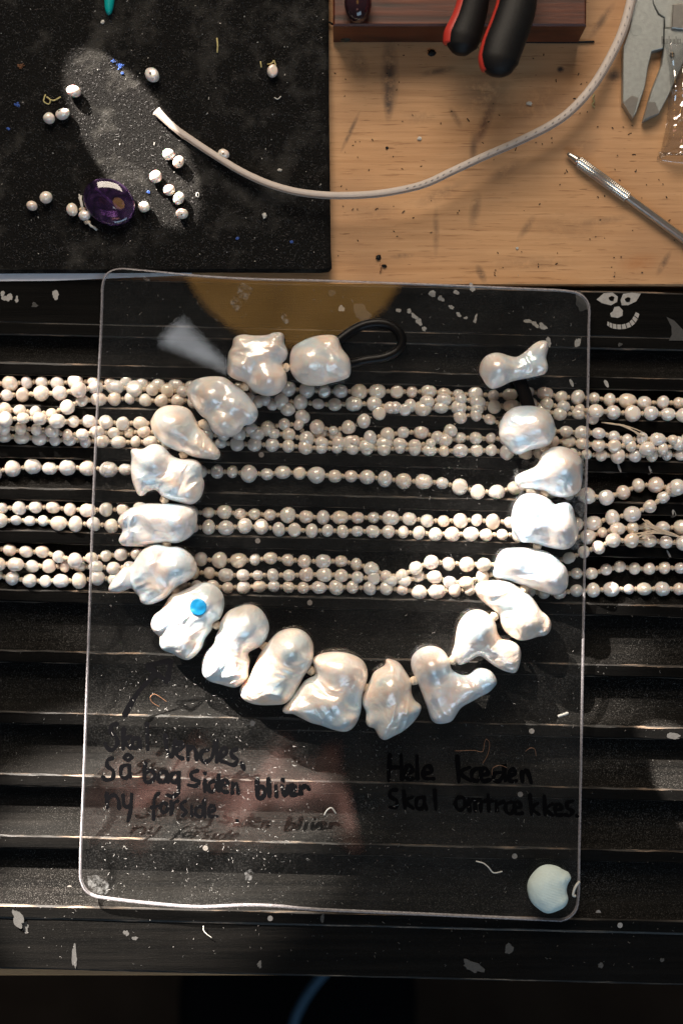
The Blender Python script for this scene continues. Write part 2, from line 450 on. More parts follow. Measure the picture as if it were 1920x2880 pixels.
def felt():
    m, nt, b = mat('black_felt')
    v = coords(nt)
    sp = noise(nt, v, 1500, 3, 0.7); big = noise(nt, v, 30, 4, 0.65, 0.4); mid = noise(nt, v, 120, 3)
    c = ramp(nt, sp, [(0.35, (0.004, 0.0038, 0.0036)), (0.60, (0.011, 0.0105, 0.010)), (0.80, (0.04, 0.039, 0.038))])
    c = mix(nt, maths(nt, 'MULTIPLY', ramp(nt, maths(nt, 'MULTIPLY', big, mid), [(0.26, 0.0), (0.45, 1.0)]), 0.35), c, (0.12, 0.115, 0.105))
    L(nt, c, b.inputs['Base Color']); b.inputs['Roughness'].default_value = 0.95; b.inputs['Specular IOR Level'].default_value = 0.1
    bump(nt, b, sp, 1.0, 0.0012)
    return m
M_FELT = felt()
def glass_like(name, top):
    m, nt, b = mat(name); nt.nodes.remove(b)
    out = nt.nodes['Material Output']
    tr = N(nt, 'ShaderNodeBsdfTransparent'); tr.inputs[0].default_value = (0.955, 0.958, 0.955, 1)
    gl = N(nt, 'ShaderNodeBsdfGlossy'); gl.inputs['Roughness'].default_value = 0.015
    lw = N(nt, 'ShaderNodeLayerWeight'); lw.inputs['Blend'].default_value = 0.5
    f = maths(nt, 'ADD', maths(nt, 'MULTIPLY', maths(nt, 'POWER', lw.outputs['Facing'], 5.0), 0.6), 0.045) if top else None
    mx = N(nt, 'ShaderNodeMixShader')
    if top: L(nt, f, mx.inputs[0])
    else: mx.inputs[0].default_value = 0.03
    L(nt, tr.outputs[0], mx.inputs[1]); L(nt, gl.outputs[0], mx.inputs[2])
    if top:                                               # faint film of dust over the sheet
        df = N(nt, 'ShaderNodeBsdfDiffuse'); df.inputs[0].default_value = (0.55, 0.54, 0.53, 1)
        v = coords(nt); a = noise(nt, v, 60, 4, 0.7); s = noise(nt, v, 1800, 2)
        fac = maths(nt, 'MULTIPLY', maths(nt, 'MULTIPLY', ramp(nt, a, [(0.35, 0.2), (0.7, 1.0)]), ramp(nt, s, [(0.5, 0.15), (0.75, 1.0)])), 0.045)
        m2 = N(nt, 'ShaderNodeMixShader'); L(nt, fac, m2.inputs[0]); L(nt, mx.outputs[0], m2.inputs[1]); L(nt, df.outputs[0], m2.inputs[2]); mx = m2
    L(nt, mx.outputs[0], out.inputs['Surface'])
    return m
M_ATOP, M_ABOT = glass_like('acrylic_face', True), glass_like('acrylic_underside', False)
def acrylic_edge():
    m, nt, b = mat('acrylic_sawn_edge')
    v = coords(nt, (1, 1, 1)); f = noise(nt, v, 900, 3)
    L(nt, ramp(nt, f, [(0.3, (0.24, 0.22, 0.235)), (0.7, (0.46, 0.44, 0.47))]), b.inputs['Base Color'])
    b.inputs['Roughness'].default_value = 0.25
    b.inputs['Alpha'].default_value = 0.62
    bump(nt, b, f, 0.4, 0.0004)
    return m
M_AEDGE = acrylic_edge()
M_INK = plain('marker_ink', (0.0015, 0.0015, 0.002), 0.9, 0, 0.2, 500, 0.0, 0.03)
M_PAINT = plain('white_paint', (0.30, 0.285, 0.27), 0.7, 0, 0.35, 900, 0.4)
M_PAINT2 = plain('thin_grey_paint', (0.034, 0.033, 0.032), 0.7, 0, 0.5, 1400, 0.4)
M_NAIL = plain('nail_steel', (0.30, 0.27, 0.25), 0.5, 0.6, 0.4, 1200, 0.3)
M_LEATH = plain('black_leather', (0.004, 0.004, 0.0045), 0.30, 0, 0.3, 900, 0.3, 0.14)
M_WLEATH = plain('white_leather', (0.47, 0.41, 0.37), 0.6, 0, 0.1, 700, 0.3)
M_WLEATH2 = plain('white_leather_fold', (0.26, 0.21, 0.18), 0.7, 0, 0.2, 700, 0.3)
M_CLAY = plain('pale_putty', (0.54, 0.64, 0.62), 0.8, 0, 0.12, 250, 0.6)
M_BLUE = plain('blue_sticker', (0.0, 0.21, 0.46), 0.55, 0, 0.04, 400, 0.0)
M_STEEL = plain('worn_steel', (0.36, 0.38, 0.37), 0.42, 0.75, 0.25, 500, 0.2)
M_STEEL2 = plain('bright_steel', (0.55, 0.52, 0.48), 0.28, 0.95, 0.15, 600, 0.1)
M_BLK = plain('black_rubber', (0.004, 0.004, 0.0045), 0.55, 0, 0.3, 300, 0.3, 0.22)
M_RED = plain('red_rubber', (0.42, 0.030, 0.020), 0.45, 0, 0.12, 300, 0.1)
M_TEAL = plain('turquoise', (0.0, 0.30, 0.29), 0.35, 0, 0.2, 250, 0.05)
M_DKBEAD = plain('dark_stone', (0.022, 0.008, 0.012), 0.12, 0, 0.6, 90, 0.0, coat=0.5)
M_DKGREEN = plain('dark_green_stone', (0.010, 0.020, 0.016), 0.3, 0, 0.5, 200, 0.0)
M_LINT = plain('white_lint', (0.48, 0.47, 0.44), 0.8, 0, 0.1, 800, 0.0)
M_YARN = plain('olive_thread', (0.42, 0.36, 0.16), 0.8, 0, 0.2, 800, 0.0)
M_BLUEFL = plain('blue_flake', (0.05, 0.12, 0.42), 0.7, 0, 0.3, 800, 0.2)
M_PAPER = plain('white_paper', (0.78, 0.80, 0.86), 0.7, 0, 0.05, 200, 0.0)
M_FLOOR = plain('floor_concrete', (0.014, 0.010, 0.0075), 0.95, 0, 0.7, 12, 0.2, 0.03)
M_SEAT = plain('dark_cloth', (0.002, 0.002, 0.0025), 0.95, 0, 0.3, 200, 0.1, 0.05)
M_STREAK = plain('blue_streak', (0.015, 0.05, 0.09), 0.7, 0, 0.2, 200, 0.1)
M_COPPER = plain('copper_hair', (0.26, 0.13, 0.07), 0.4, 0.4, 0.2, 400, 0.0)
def mahogany():
    m, nt, b = mat('mahogany')
    g = noise(nt, coords(nt, (18, 320, 60)), 1.0, 5, 0.65, 0.6)
    L(nt, ramp(nt, g, [(0.3, (0.008, 0.002, 0.001)), (0.48, (0.060, 0.012, 0.004)), (0.7, (0.13, 0.030, 0.009))]), b.inputs['Base Color'])
    b.inputs['Roughness'].default_value = 0.45; bump(nt, b, g, 0.3, 0.0004)
    return m
M_MAHO = mahogany()
def amethyst():
    m, nt, b = mat('amethyst')
    v = coords(nt); f = noise(nt, v, 120, 3, 0.6, 1.2)
    L(nt, ramp(nt, f, [(0.35, (0.02, 0.008, 0.05)), (0.5, (0.13, 0.05, 0.22)), (0.68, (0.34, 0.21, 0.46))]), b.inputs['Base Color'])
    b.inputs['Roughness'].default_value = 0.06; b.inputs['IOR'].default_value = 1.54
    b.inputs['Transmission Weight'].default_value = 0.88; b.inputs['Coat Weight'].default_value = 0.5; b.inputs['Coat Roughness'].default_value = 0.03
    return m
M_AMETH = amethyst()
def film():
    m, nt, b = mat('clear_film'); nt.nodes.remove(b)
    out = nt.nodes['Material Output']
    tr = N(nt, 'ShaderNodeBsdfTransparent'); tr.inputs[0].default_value = (0.95, 0.95, 0.95, 1)
    gl = N(nt, 'ShaderNodeBsdfGlossy'); gl.inputs['Roughness'].default_value = 0.08
    mx = N(nt, 'ShaderNodeMixShader'); mx.inputs[0].default_value = 0.16
    L(nt, tr.outputs[0], mx.inputs[1]); L(nt, gl.outputs[0], mx.inputs[2]); L(nt, mx.outputs[0], out.inputs['Surface'])
    return m
M_FILM = film()
def residue(name, alpha):
    m, nt, b = mat(name)
    v = coords(nt); f = noise(nt, v, 420, 5, 0.7, 0.5)
    b.inputs['Base Color'].default_value = (0.62, 0.63, 0.64, 1); b.inputs['Roughness'].default_value = 0.6
    L(nt, maths(nt, 'MULTIPLY', ramp(nt, f, [(0.44, 0.0), (0.70, 1.0)]), alpha), b.inputs['Alpha'])
    return m
M_RESID = residue('dried_residue', 0.32)
M_RESID2 = residue('tape_residue', 0.2)
def glow(name, col, e):
    m, nt, b = mat(name)
    f = noise(nt, coords(nt), 20, 2)
    L(nt, mix(nt, ramp(nt, f, [(0.3, 0.0), (0.7, 1.0)]), tuple(x * 0.6 for x in col), col), b.inputs['Emission Color']); b.inputs['Emission Strength'].default_value = e
    b.inputs['Base Color'].default_value = (*col, 1)
    return m
M_BRASS = plain('brass', (0.60, 0.38, 0.12), 0.3, 0.9, 0.1, 100, 0.0)

# ------------------------------------------------------------------ setting: floor, bench
X0, X1 = -420, 2340                      # the bench and tray run on past both sides of the frame
SL = 0.024                               # the tray lies a little turned
def T(px, y, z): return P(px, y + SL * px, z)
fz = -0.74
v, f, _ = box(-2.5, 2.5, -2.5, 2.5, fz - 0.02, fz)
tag(centred('floor', v, f, M_FLOOR, smooth=False), kind='structure')

a, b_ = P(X0, 0, 0).x, P(X1, 0, 0).x
yb = P(0, 2722, -0.02).y; yw = P(0, 782, 0).y
yback = P(0, -900, 0).y
parts = [box(a, b_, yw + 0.0005, yback, -0.030, BZ, 0.0008)[:2] + ([0] * 10,)]
V, F, Mi = join([box(a, b_, yw - 0.0030, yback, -0.030, BZ, 0.0008), box(a, b_, P(0, 2735, -0.018).y, yw - 0.0032, -0.030, -0.0135, 0.0006)])
tag(ob('bench_top', mesh('bench_top', V, F, [M_BENCH], None, False)), kind='structure')

# ------------------------------------------------------------------ bead tray with ridges and scooped channels
RIDGES = [905, 1018, 1138, 1251, 1369, 1490, 1656, 1827, 2000, 2174, 2348, 2544]
RW = 36
def depth(i): return 0.0056 if i < 5 else (0.0060 if i == 5 else 0.0068)
SCOOP = [(0.0, 1.0), (0.12, 1.0), (0.42, 0.98), (0.60, 0.90), (0.74, 0.74), (0.86, 0.50), (0.95, 0.26), (1.0, 0.12)]
def tray_floor(px, py):
    y = py - SL * px
    if y < RIDGES[0] + RW or y > RIDGES[-1]: return 0.0
    for i in range(len(RIDGES) - 1):
        y0, y1 = RIDGES[i] + RW, RIDGES[i + 1]
        if y < y0: return 0.0
        if y <= y1:
            t = (y - y0) / (y1 - y0)
            return -depth(i) * float(np.interp(t, [s[0] for s in SCOOP], [s[1] for s in SCOOP]))
    return 0.0
tray = thing('bead_tray', T(960, 1700, -0.0135), 'black painted wooden bead tray with long parallel grooves', 'tray')
def sweep(name, prof, mats, fmat, amp=0.00010, nseg=46, seed=1):
    """profile of (y, z) swept along the tray, with small unevenness"""
    rs = np.random.RandomState(seed); V, F, M = [], [], []; n = len(prof)
    wob = rs.normal(0, 1, (nseg + 1, n)); wob = (wob + np.roll(wob, 1, 0) + np.roll(wob, 2, 0)) / 1.7
    for s in range(nseg + 1):
        px = X0 + (X1 - X0) * s / nseg
        for k, (y, z) in enumerate(prof):
            p = T(px, y, 0); V.append((p.x, p.y + wob[s, k] * amp * 0.6, z + wob[s, k] * amp * 0.4))
    for s in range(nseg):
        for k in range(n - 1):
            F.append((s * n + k, s * n + k + 1, (s + 1) * n + k + 1, (s + 1) * n + k)); M.append(fmat[k])
    return centred(name, V, F, mats, tray, M, False)
bz = -0.0134
# board with its scooped floor
prof, fm = [], []
for i in range(len(RIDGES) - 1):
    y0, y1 = RIDGES[i] + RW - 4, RIDGES[i + 1] + 4
    for t, d in SCOOP:
        prof.append((y0 + (y1 - y0) * t, -depth(i) * d)); fm.append(0)
    if i < len(RIDGES) - 2: prof.append((y1 + 8, -0.009)); fm.append(0)
prof = [(RIDGES[0] + 4, bz), (RIDGES[0] + 4, -0.009)] + prof + [(RIDGES[-1] + 14, -0.009), (RIDGES[-1] + 14, bz)]
o = sweep('channel_board', prof, [M_CHAN], [0] * (len(prof) - 1), 0.00005, 46, 3)
for p_ in o.data.polygons: p_.use_smooth = False
bw = 4.0                                     # worn bevel width in grid units
for i, y in enumerate(RIDGES[1:-1]):
    prof = [(y, -0.0090), (y, -0.0009), (y + 1, -0.0005), (y + bw, 0.0), (y + RW - bw, 0.00005), (y + RW - 1.5, -0.0004), (y + RW, -0.0009), (y + RW, -0.0090)]
    sweep('ridge', prof, [M_TRAY, M_WORN], [0, 1, 1, 0, 0, 1, 0], 0.00024, 110, 20 + i)
# flat rims behind and in front
yt = 778
prof = [(yt, bz), (yt, -0.0006), (yt + 4, 0.0), (RIDGES[0] - 2, 0.0), (RIDGES[0], -0.0004), (RIDGES[0] + 2.5, -0.0002), (RIDGES[0] + 5, -0.00005), (RIDGES[0] + RW - 4, 0.0), (RIDGES[0] + RW, -0.0006), (RIDGES[0] + RW, bz)]
sweep('rear_rim', prof, [M_TRAY, M_WORN], [0, 1, 0, 1, 1, 0, 0, 1, 0], 0.00012, 60, 41)
y = RIDGES[-1]
prof = [(y, bz), (y, -0.0009), (y + bw, 0.0), (y + RW - 3, 0.0), (y + RW, -0.0008), (y + RW + 5, -0.0011), (2722, -0.0012), (2728, -0.0020), (2728, bz)]
sweep('front_rim', prof, [M_TRAY, M_WORN], [0, 1, 0, 1, 1, 0, 1, 0], 0.00015, 60, 42)

def disc(cx, cy, z, r, hgt=0.0002, n=14):
    c = P(cx, cy, z); k = r * S
    return prism([(c.x + k * math.cos(6.2832 * i / n), c.y + k * math.sin(6.2832 * i / n)) for i in range(n)], z - 0.0002, z + hgt)
for px, py in [(735, 1279), (725, 1521), (871, 1695), (710, 2034), (578, 2385), (760, 2583), (1494, 2056), (1462, 2234), (1446, 2408), (1681, 2567), (1742, 2602), (196, 2497)]:
    z = tray_floor(px, py)
    v, f, _ = disc(px, py, z if z < 0 else 0.0001, 7.5)
    centred('nail_head', v, f, M_NAIL, tray, smooth=False)
def decal(name, pts, z, m, parent, hgt=0.00012):
    w_ = [P(x, y, z)[:2] for x, y in pts]
    v, f, _ = prism(w_, z - 0.00015, z + hgt)
    return centred(name, v, f, m, parent, smooth=False)
Z4 = lambda u, v: (900 + u * .6505, 740 + v * .6505)
# painted grinning face on the rear rim
e1 = [Z4(*p) for p in [(1193, 157), (1225, 130), (1262, 127), (1285, 145), (1282, 168), (1255, 183), (1215, 172)]]
e2 = [Z4(*p) for p in [(1297, 160), (1308, 133), (1345, 128), (1384, 132), (1365, 165), (1330, 182), (1302, 182)]]
decal('painted_eye', e1, 0.00012, M_PAINT, tray); decal('painted_eye', e2, 0.00012, M_PAINT, tray)
for c in ((1258, 153), (1328, 158)):
    decal('painted_pupil', blob(*Z4(*c), 8, 6.5, 0.3, 5), 0.0003, M_TRAY, tray)
decal('painted_nose', [Z4(*p) for p in [(1270, 190), (1290, 187), (1307, 205), (1305, 228), (1285, 237), (1255, 232), (1252, 217), (1264, 208)]], 0.00012, M_PAINT, tray)
mo = spline([Z4(*p) for p in [(1240, 252), (1262, 262), (1300, 266), (1335, 255), (1355, 228), (1370, 196)]], 4)
mi_ = spline([Z4(*p) for p in [(1238, 268), (1262, 282), (1302, 286), (1345, 274), (1372, 240), (1382, 200)]], 4)
for k in range(len(mo) - 3):                       # teeth, one by one
    if k % 2: continue
    a0, a1, b0, b1 = mo[k], mo[k + 2], mi_[k], mi_[k + 2]
    g = 0.1
    decal('painted_tooth', [a0 + (a1 - a0) * g, a0 + (a1 - a0) * (1 - g), b0 + (b1 - b0) * (1 - g), b0 + (b1 - b0) * g], 0.00012, M_PAINT, tray)
decal('paint_mark', [Z4(*p) for p in [(1495, 232), (1530, 250), (1568, 290), (1600, 335), (1505, 335), (1518, 310), (1516, 275)]], 0.00012, M_PAINT2, tray)
marks = [  # px, py, rx, ry, rot, white?
    (1215, 826, 10, 9, 0, 1), (1239, 840, 8, 8, 0, 1), (1282, 822, 8, 6, 0.3, 1), (1268, 864, 8, 5, 0.5, 1), (1289, 885, 8, 5, 0.4, 1), (1309, 894, 5, 4, 0, 1),
    (1336, 897, 5, 10, 0.2, 1), (1326, 808, 7, 14, -0.4, 1), (1017, 880, 24, 22, 0.6, 0), (960, 868, 9, 8, 0, 1), (933, 824, 10, 9, 0, 0), (1623, 964, 7, 15, 0.1, 1),
    (1541, 962, 7, 14, -0.3, 1), (1635, 850, 18, 26, 0.1, 0), (1150, 875, 7, 5, 0, 1), (1165, 890, 10, 6, 0.9, 1), (1178, 905, 12, 7, 0.9, 1), (1192, 925, 8, 5, 0.8, 1),
    (1120, 873, 6, 6, 0, 1), (1482, 903, 9, 6, 0.3, 1), (1503, 912, 12, 6, 0.4, 1), (1525, 918, 12, 8, 0.5, 1), (1742, 969, 6, 5, 0, 0),
    (22, 838, 14, 10, 0.4, 1), (98, 858, 8, 7, 0.2, 0), (157, 829, 8, 15, -0.4, 1), (8, 826, 6, 8, 0, 1), (48, 842, 4, 10, 0.2, 1),
    (52, 2584, 14, 26, -0.6, 0), (72, 2606, 10, 14, -0.4, 0), (355, 2624, 8, 7, 0, 0), (380, 2639, 7, 6, 0, 0), (210, 2690, 7, 30, 0, 0),
    (906, 2583, 5, 13, 0.1, 0), (730, 2713, 6, 9, 0.4, 0), (1688, 2715, 8, 7, 0, 0), (1860, 2700, 6, 5, 0, 0), (1330, 2718, 30, 14, 0.5, 0), (1430, 2668, 12, 14, 0, 0)]
for i, (x, y, rx, ry, ro, wh) in enumerate(marks):
    yl = y - SL * x
    z = -0.0011 if yl > RIDGES[-1] + RW + 5 else 0.0001
    decal('paint_mark', blob(x, y, rx, ry, ro, 100 + i, 26, 0.42), z, M_PAINT if wh else M_PAINT2, tray)
for i, (x, y, rx, ry, ro) in enumerate([(1704, 1079, 5, 12, -0.4), (1606, 1077, 4, 12, -0.5), (1740, 1316, 3, 14, -0.35), (1828, 1324, 3, 13, -0.25), (1894, 1445, 5, 12, -0.3), (1880, 1560, 2.5, 15, -0.45),
                                         (1893, 2070, 20, 9, 0.1), (350, 2388, 4, 10, 0.1), (134, 2496, 14, 12, 0.3)]):
    z = tray_floor(x, y)
    if z == 0: z = 0.0001
    v = [P(a_, b__, z) for a_, b__ in blob(x, y, rx, ry, ro, 300 + i)]
    V = [(p.x, p.y, tray_floor(*q) + 0.00025) for p, q in zip(v, blob(x, y, rx, ry, ro, 300 + i))]
    V2 = [(a_, b__, c_ - 0.0003) for a_, b__, c_ in V]; n = len(V)
    F = [tuple(reversed(range(n)))] + [tuple(range(n, 2 * n))] + [(i_, (i_ + 1) % n, n + (i_ + 1) % n, n + i_) for i_ in range(n)]
    centred('paint_mark', V + V2, F, M_PAINT if i not in (6, 8) else M_PAINT2, tray, smooth=False)

# ------------------------------------------------------------------ clear acrylic sheet
PZ0, PZ1 = 0.0024, 0.0056            # underside and top of the sheet
out = [(283, 850), (285, 800), (298, 768), (335, 753), (400, 757), (560, 772), (720, 781), (900, 785), (1200, 796), (1450, 807), (1590, 814), (1638, 828), (1659, 862), (1659, 930),
       (1655, 1200), (1645, 1700), (1638, 2100), (1632, 2400), (1630, 2520), (1619, 2568), (1585, 2592), (1530, 2592), (1200, 2577), (900, 2564), (780, 2554), (690, 2551), (560, 2556), (440, 2548), (300, 2532),
       (252, 2520), (227, 2488), (222, 2430), (231, 2200), (245, 1800), (255, 1500), (263, 1300), (272, 1100), (280, 930)]
op = [tuple(P(x, y, PZ1)[:2]) for x, y in spline(out, 5, True)]
V, F, Mi = prism(op, PZ0, PZ1, 0.0007)
plate = thing('acrylic_sheet', P(940, 1680, PZ0), 'clear acrylic sheet with rounded corners and black handwriting lying over the grooved tray', 'sheet')
centred('clear_sheet', V, F, [M_AEDGE, M_ABOT, M_ATOP], plate, Mi, [m == 0 for m in Mi])

def ribbon(strokes, conv, wd, z):
    V, F = [], []
    for s in strokes:
        pts = [conv(*p) for p in s]
        if len(pts) == 1: pts = [pts[0], (pts[0][0] + 3, pts[0][1] + 3)]
        sp = spline(pts, 5)
        n = len(sp); t = np.gradient(sp, axis=0); t /= np.linalg.norm(t, axis=1, keepdims=True) + 1e-9
        nr = np.stack([-t[:, 1], t[:, 0]], 1)
        sp = np.concatenate([[sp[0] - t[0] * wd * 0.4], sp, [sp[-1] + t[-1] * wd * 0.4]]); nr = np.concatenate([[nr[0]], nr, [nr[-1]]])
        ww = np.full(n + 2, wd * 0.5) * (1 + 0.18 * np.sin(np.arange(n + 2) * 0.7 + len(V))); ww[0] *= 0.45; ww[-1] *= 0.45
        b = len(V)
        for i in range(n + 2):
            for sg in (1, -1):
                q = P(*(sp[i] + sg * nr[i] * ww[i]), z); V.append((q.x, q.y, z + (i % 2) * 0.000004))
        for i in range(n + 1):
            k = b + 2 * i; F.append((k, k + 1, k + 3, k + 2))
    return V, F
ZA = lambda u, v: (200 + u * .574, 1800 + v * .574)
ZB = lambda u, v: (1020 + u * .574, 1960 + v * .574)
def circ(x, y, rx, ry): return [(x + rx * math.cos(t), y + ry * math.sin(t)) for t in np.linspace(-1.6, 4.9, 9)]
WORDS = [
 (ZA, 15, [[(262, 370), (330, 255), (415, 165)], [(372, 128), (430, 112), (490, 103)], [(490, 103), (482, 150), (470, 205)], [(470, 205), (420, 165), (372, 128)]]),
 (ZA, 12, [[(228, 412), (200, 418), (195, 450), (220, 472), (228, 505), (205, 538), (180, 530), (167, 508)], [(258, 432), (256, 535)], [(292, 470), (262, 496), (292, 532)],
           [(332, 480), (305, 487), (300, 520), (320, 530), (335, 508), (332, 480), (340, 532)], [(372, 408), (376, 537)]]),
 (ZA, 12, [[(462, 465), (470, 535), (492, 572), (505, 525), (512, 490)], [(520, 548), (546, 525), (538, 500), (520, 512), (518, 562), (548, 582)], [(572, 520), (574, 588)], [(573, 545), (596, 525), (612, 548), (616, 588)],
           [(672, 540), (642, 547), (636, 582), (662, 597), (692, 570), (712, 488), (714, 598)], [(735, 572), (762, 552), (755, 531), (735, 542), (732, 588), (762, 602)],
           [(812, 535), (786, 546), (790, 570), (814, 587), (800, 612), (770, 606)], [(835, 602), (848, 632)]]),
 (ZA, 11, [[(205, 578), (178, 590), (180, 620), (207, 642), (205, 676), (175, 687), (155, 670)], [(282, 612), (250, 622), (245, 665), (270, 676), (287, 650), (283, 610), (292, 672)], circ(280, 575, 17, 13)]),
 (ZA, 12, [[(365, 600), (362, 690), (397, 690), (412, 660), (390, 640), (365, 655)], [(462, 645), (435, 652), (430, 686), (455, 696), (472, 665), (466, 645), (477, 697)],
           [(524, 650), (495, 657), (490, 690), (515, 697), (528, 660), (527, 650), (527, 740), (500, 766), (470, 760)]]),
 (ZA, 11, [[(622, 640), (590, 652), (595, 680), (627, 692), (610, 716), (575, 710)], [(655, 685), (655, 742)], [(653, 650)], [(707, 690), (680, 700), (675, 735), (700, 742), (718, 700), (722, 655), (724, 742)],
           [(740, 716), (766, 706), (760, 685), (740, 696), (738, 736), (767, 747)], [(790, 700), (790, 752)], [(790, 718), (810, 705), (820, 752)]]),
 (ZA, 13, [[(912, 680), (915, 772), (942, 767), (950, 735), (930, 720), (915, 737)], [(967, 680), (972, 767)], [(1002, 715), (1007, 767)], [(1035, 684)], [(1032, 715), (1047, 762), (1062, 715)],
           [(1072, 742), (1097, 727), (1085, 710), (1070, 726), (1077, 757), (1107, 756)], [(1122, 715), (1127, 762), (1124, 737), (1147, 716), (1166, 732)]]),
 (ZA, 11, [[(175, 750), (178, 822)], [(178, 782), (207, 760), (232, 780), (237, 827)], [(255, 760), (262, 812), (287, 815)], [(298, 755), (292, 830), (280, 887)]]),
 (ZA, 10, [[(432, 750), (408, 780), (405, 880)], [(393, 822), (432, 815)], circ(456, 822, 17, 24), [(490, 790), (490, 860), (500, 802), (525, 790)], [(562, 790), (540, 802), (547, 826), (567, 842), (545, 862)],
           [(590, 812), (592, 862)], [(642, 815), (615, 822), (612, 856), (642, 861), (652, 780), (657, 867)], [(680, 842), (706, 831), (695, 810), (675, 826), (680, 862), (717, 864)], [(812, 885)]]),
 (ZB, 12, [[(132, 285), (126, 410)], [(187, 285), (192, 406)], [(130, 346), (190, 346)], [(215, 376), (242, 361), (230, 335), (210, 351), (212, 396), (247, 401)], [(264, 290), (267, 402)], [(300, 376), (337, 366), (325, 340), (300, 351), (300, 396), (347, 401)]]),
 (ZB, 12, [[(462, 290), (470, 416)], [(522, 345), (475, 371), (527, 412)], [(562, 350), (535, 366), (535, 401), (560, 411), (577, 380), (573, 350)], [(577, 381), (612, 376), (600, 350), (580, 361), (585, 411), (622, 406)],
           [(672, 370), (645, 376), (640, 406), (665, 413), (687, 380), (692, 330), (697, 411)], [(720, 386), (747, 376), (735, 355), (715, 371), (720, 411), (752, 411)], [(777, 365), (781, 416)], [(779, 382), (802, 360), (824, 422)]]),
 (ZB, 11, [[(167, 455), (135, 461), (135, 490), (167, 511), (160, 541), (133, 540)], [(200, 460), (206, 546)], [(242, 490), (208, 511), (247, 547)], [(292, 490), (265, 501), (262, 541), (290, 546), (302, 510), (296, 490), (312, 551)], [(351, 455), (357, 551)]]),
 (ZB, 11, [circ(477, 522, 24, 32), [(517, 500), (522, 560)], [(522, 517), (546, 500), (550, 560)], [(550, 517), (572, 500), (577, 560)], [(612, 480), (617, 560)], [(592, 511), (637, 511)], [(652, 510), (657, 566), (657, 532), (690, 511)],
           [(727, 515), (700, 526), (700, 561), (725, 571), (742, 540), (739, 515)], [(742, 541), (772, 541), (762, 515), (742, 526), (748, 571), (782, 569)], [(817, 480), (824, 576)], [(857, 520), (827, 546), (862, 576)],
           [(887, 485), (892, 579)], [(927, 525), (894, 551), (930, 581)], [(945, 556), (972, 546), (962, 525), (942, 536), (945, 576), (977, 579)], [(1027, 510), (998, 521), (1003, 546), (1027, 561), (1010, 582), (990, 576)], [(1045, 580)]])]
for i, (cv, wd, st) in enumerate(WORDS):
    V, F = ribbon(st, cv, wd, PZ1 + 0.00004)
    centred('handwritten_arrow' if i == 0 else 'handwriting', V, F, M_INK, plate, smooth=False)
# dried smears and tape marks stuck to the sheet
Z3 = lambda u, v: (200 + u * .4592, 740 + v * .4592)
ZR = lambda u, v: (1400 + u * .3316, 1000 + v * .3316)
def film_mark(name, pts, m, dz=0.00003):
    w_ = [P(x, y, PZ1 + dz) for x, y in pts]
    centred(name, [tuple(p) for p in w_], [tuple(reversed(range(len(w_))))] if True else [], m, plate, smooth=False)
film_mark('tape_mark', ccw([Z3(*p) for p in [(1045, 115), (1115, 155), (1072, 240), (1005, 200)]])[::-1], M_RESID2)
film_mark('tape_mark', ccw([Z3(*p) for p in [(1000, 203), (1055, 245), (1012, 303), (970, 240)]])[::-1], M_RESID2, 0.00005)
sm = spline([ZR(*p) for p in [(210, 880), (320, 830), (620, 780), (720, 860), (745, 1200), (735, 1400), (690, 1500), (700, 1600), (620, 1640), (500, 1400), (300, 1300), (180, 1210), (170, 1060), (130, 985), (160, 940), (190, 960)]], 4, True)
film_mark('dried_smear', ccw(sm)[::-1], M_RESID)
film_mark('dried_smear', ccw(blob(277, 2492, 26, 34, -0.5, 9, 22, 0.3))[::-1], M_RESID2)
film_mark('dried_smear', ccw(blob(700, 2000 + 462, 14, 14, 0, 19, 22, 0.3))[::-1], M_RESID2)
film_mark('dried_smear', ccw(blob(414, 782, 12, 9, 0, 29, 22, 0.3))[::-1], M_RESID2)
film_mark('dried_smear', ccw(blob(801, 896, 9, 16, -0.5, 39, 22, 0.3))[::-1], M_RESID)

# ------------------------------------------------------------------ knotted strands of small pearls lying in the grooves
def small_variant(seed):
    r = random.Random(seed); rs = np.random.RandomState(seed)
    ax = [(rs.normal(size=3), rs.uniform(0, 6.28), rs.uniform(0.012, 0.04), k) for k in (1.1, 1.7, 2.2)]
    sq = rs.uniform(0.89, 1.03, 3); kind = seed % 5
    def fn(V):
        rad = np.ones(len(V))
        for d, p, a, k in ax:
            d = d / np.linalg.norm(d); rad += a * np.sin(k * (V @ d) * 1.6 + p)
        V = V * rad[:, None] * sq
        if kind == 1: V[:, 2] = np.where(V[:, 2] > 0.62, 0.62 + (V[:, 2] - 0.62) * 0.25, V[:, 2])          # button with a flat face up
        if kind == 2: V = V * (1 - 0.07 * np.exp(-((V[:, :1] - 0.12) / 0.13) ** 2))                       # ringed
        if kind == 3: V = V * (1 + 0.16 * np.clip(V[:, :1] * 0.6 + V[:, 1:2] * 0.8, 0, 1) ** 2)            # drop
        if kind == 4: V[:, 1] *= 0.86; 
        return V
    v, f = sphere(18, 12, fn)
    return mesh('small_pearl', v, f, [M_SML])
SMALL = [small_variant(i) for i in range(15)]
def knot_mesh(seed):
    r = random.Random(seed)
    def fn(V):
        th = np.arctan2(V[:, 2], V[:, 1])
        rr = 1 + 0.2 * np.sin(3 * th + V[:, 0] * 5) 
        return np.stack([V[:, 0] * 1.5, V[:, 1] * rr, V[:, 2] * rr], 1)
    v, f = sphere(9, 7, fn); return mesh('silk_knot', v, f, [M_SILK])
KNOTS = [knot_mesh(i) for i in range(3)]

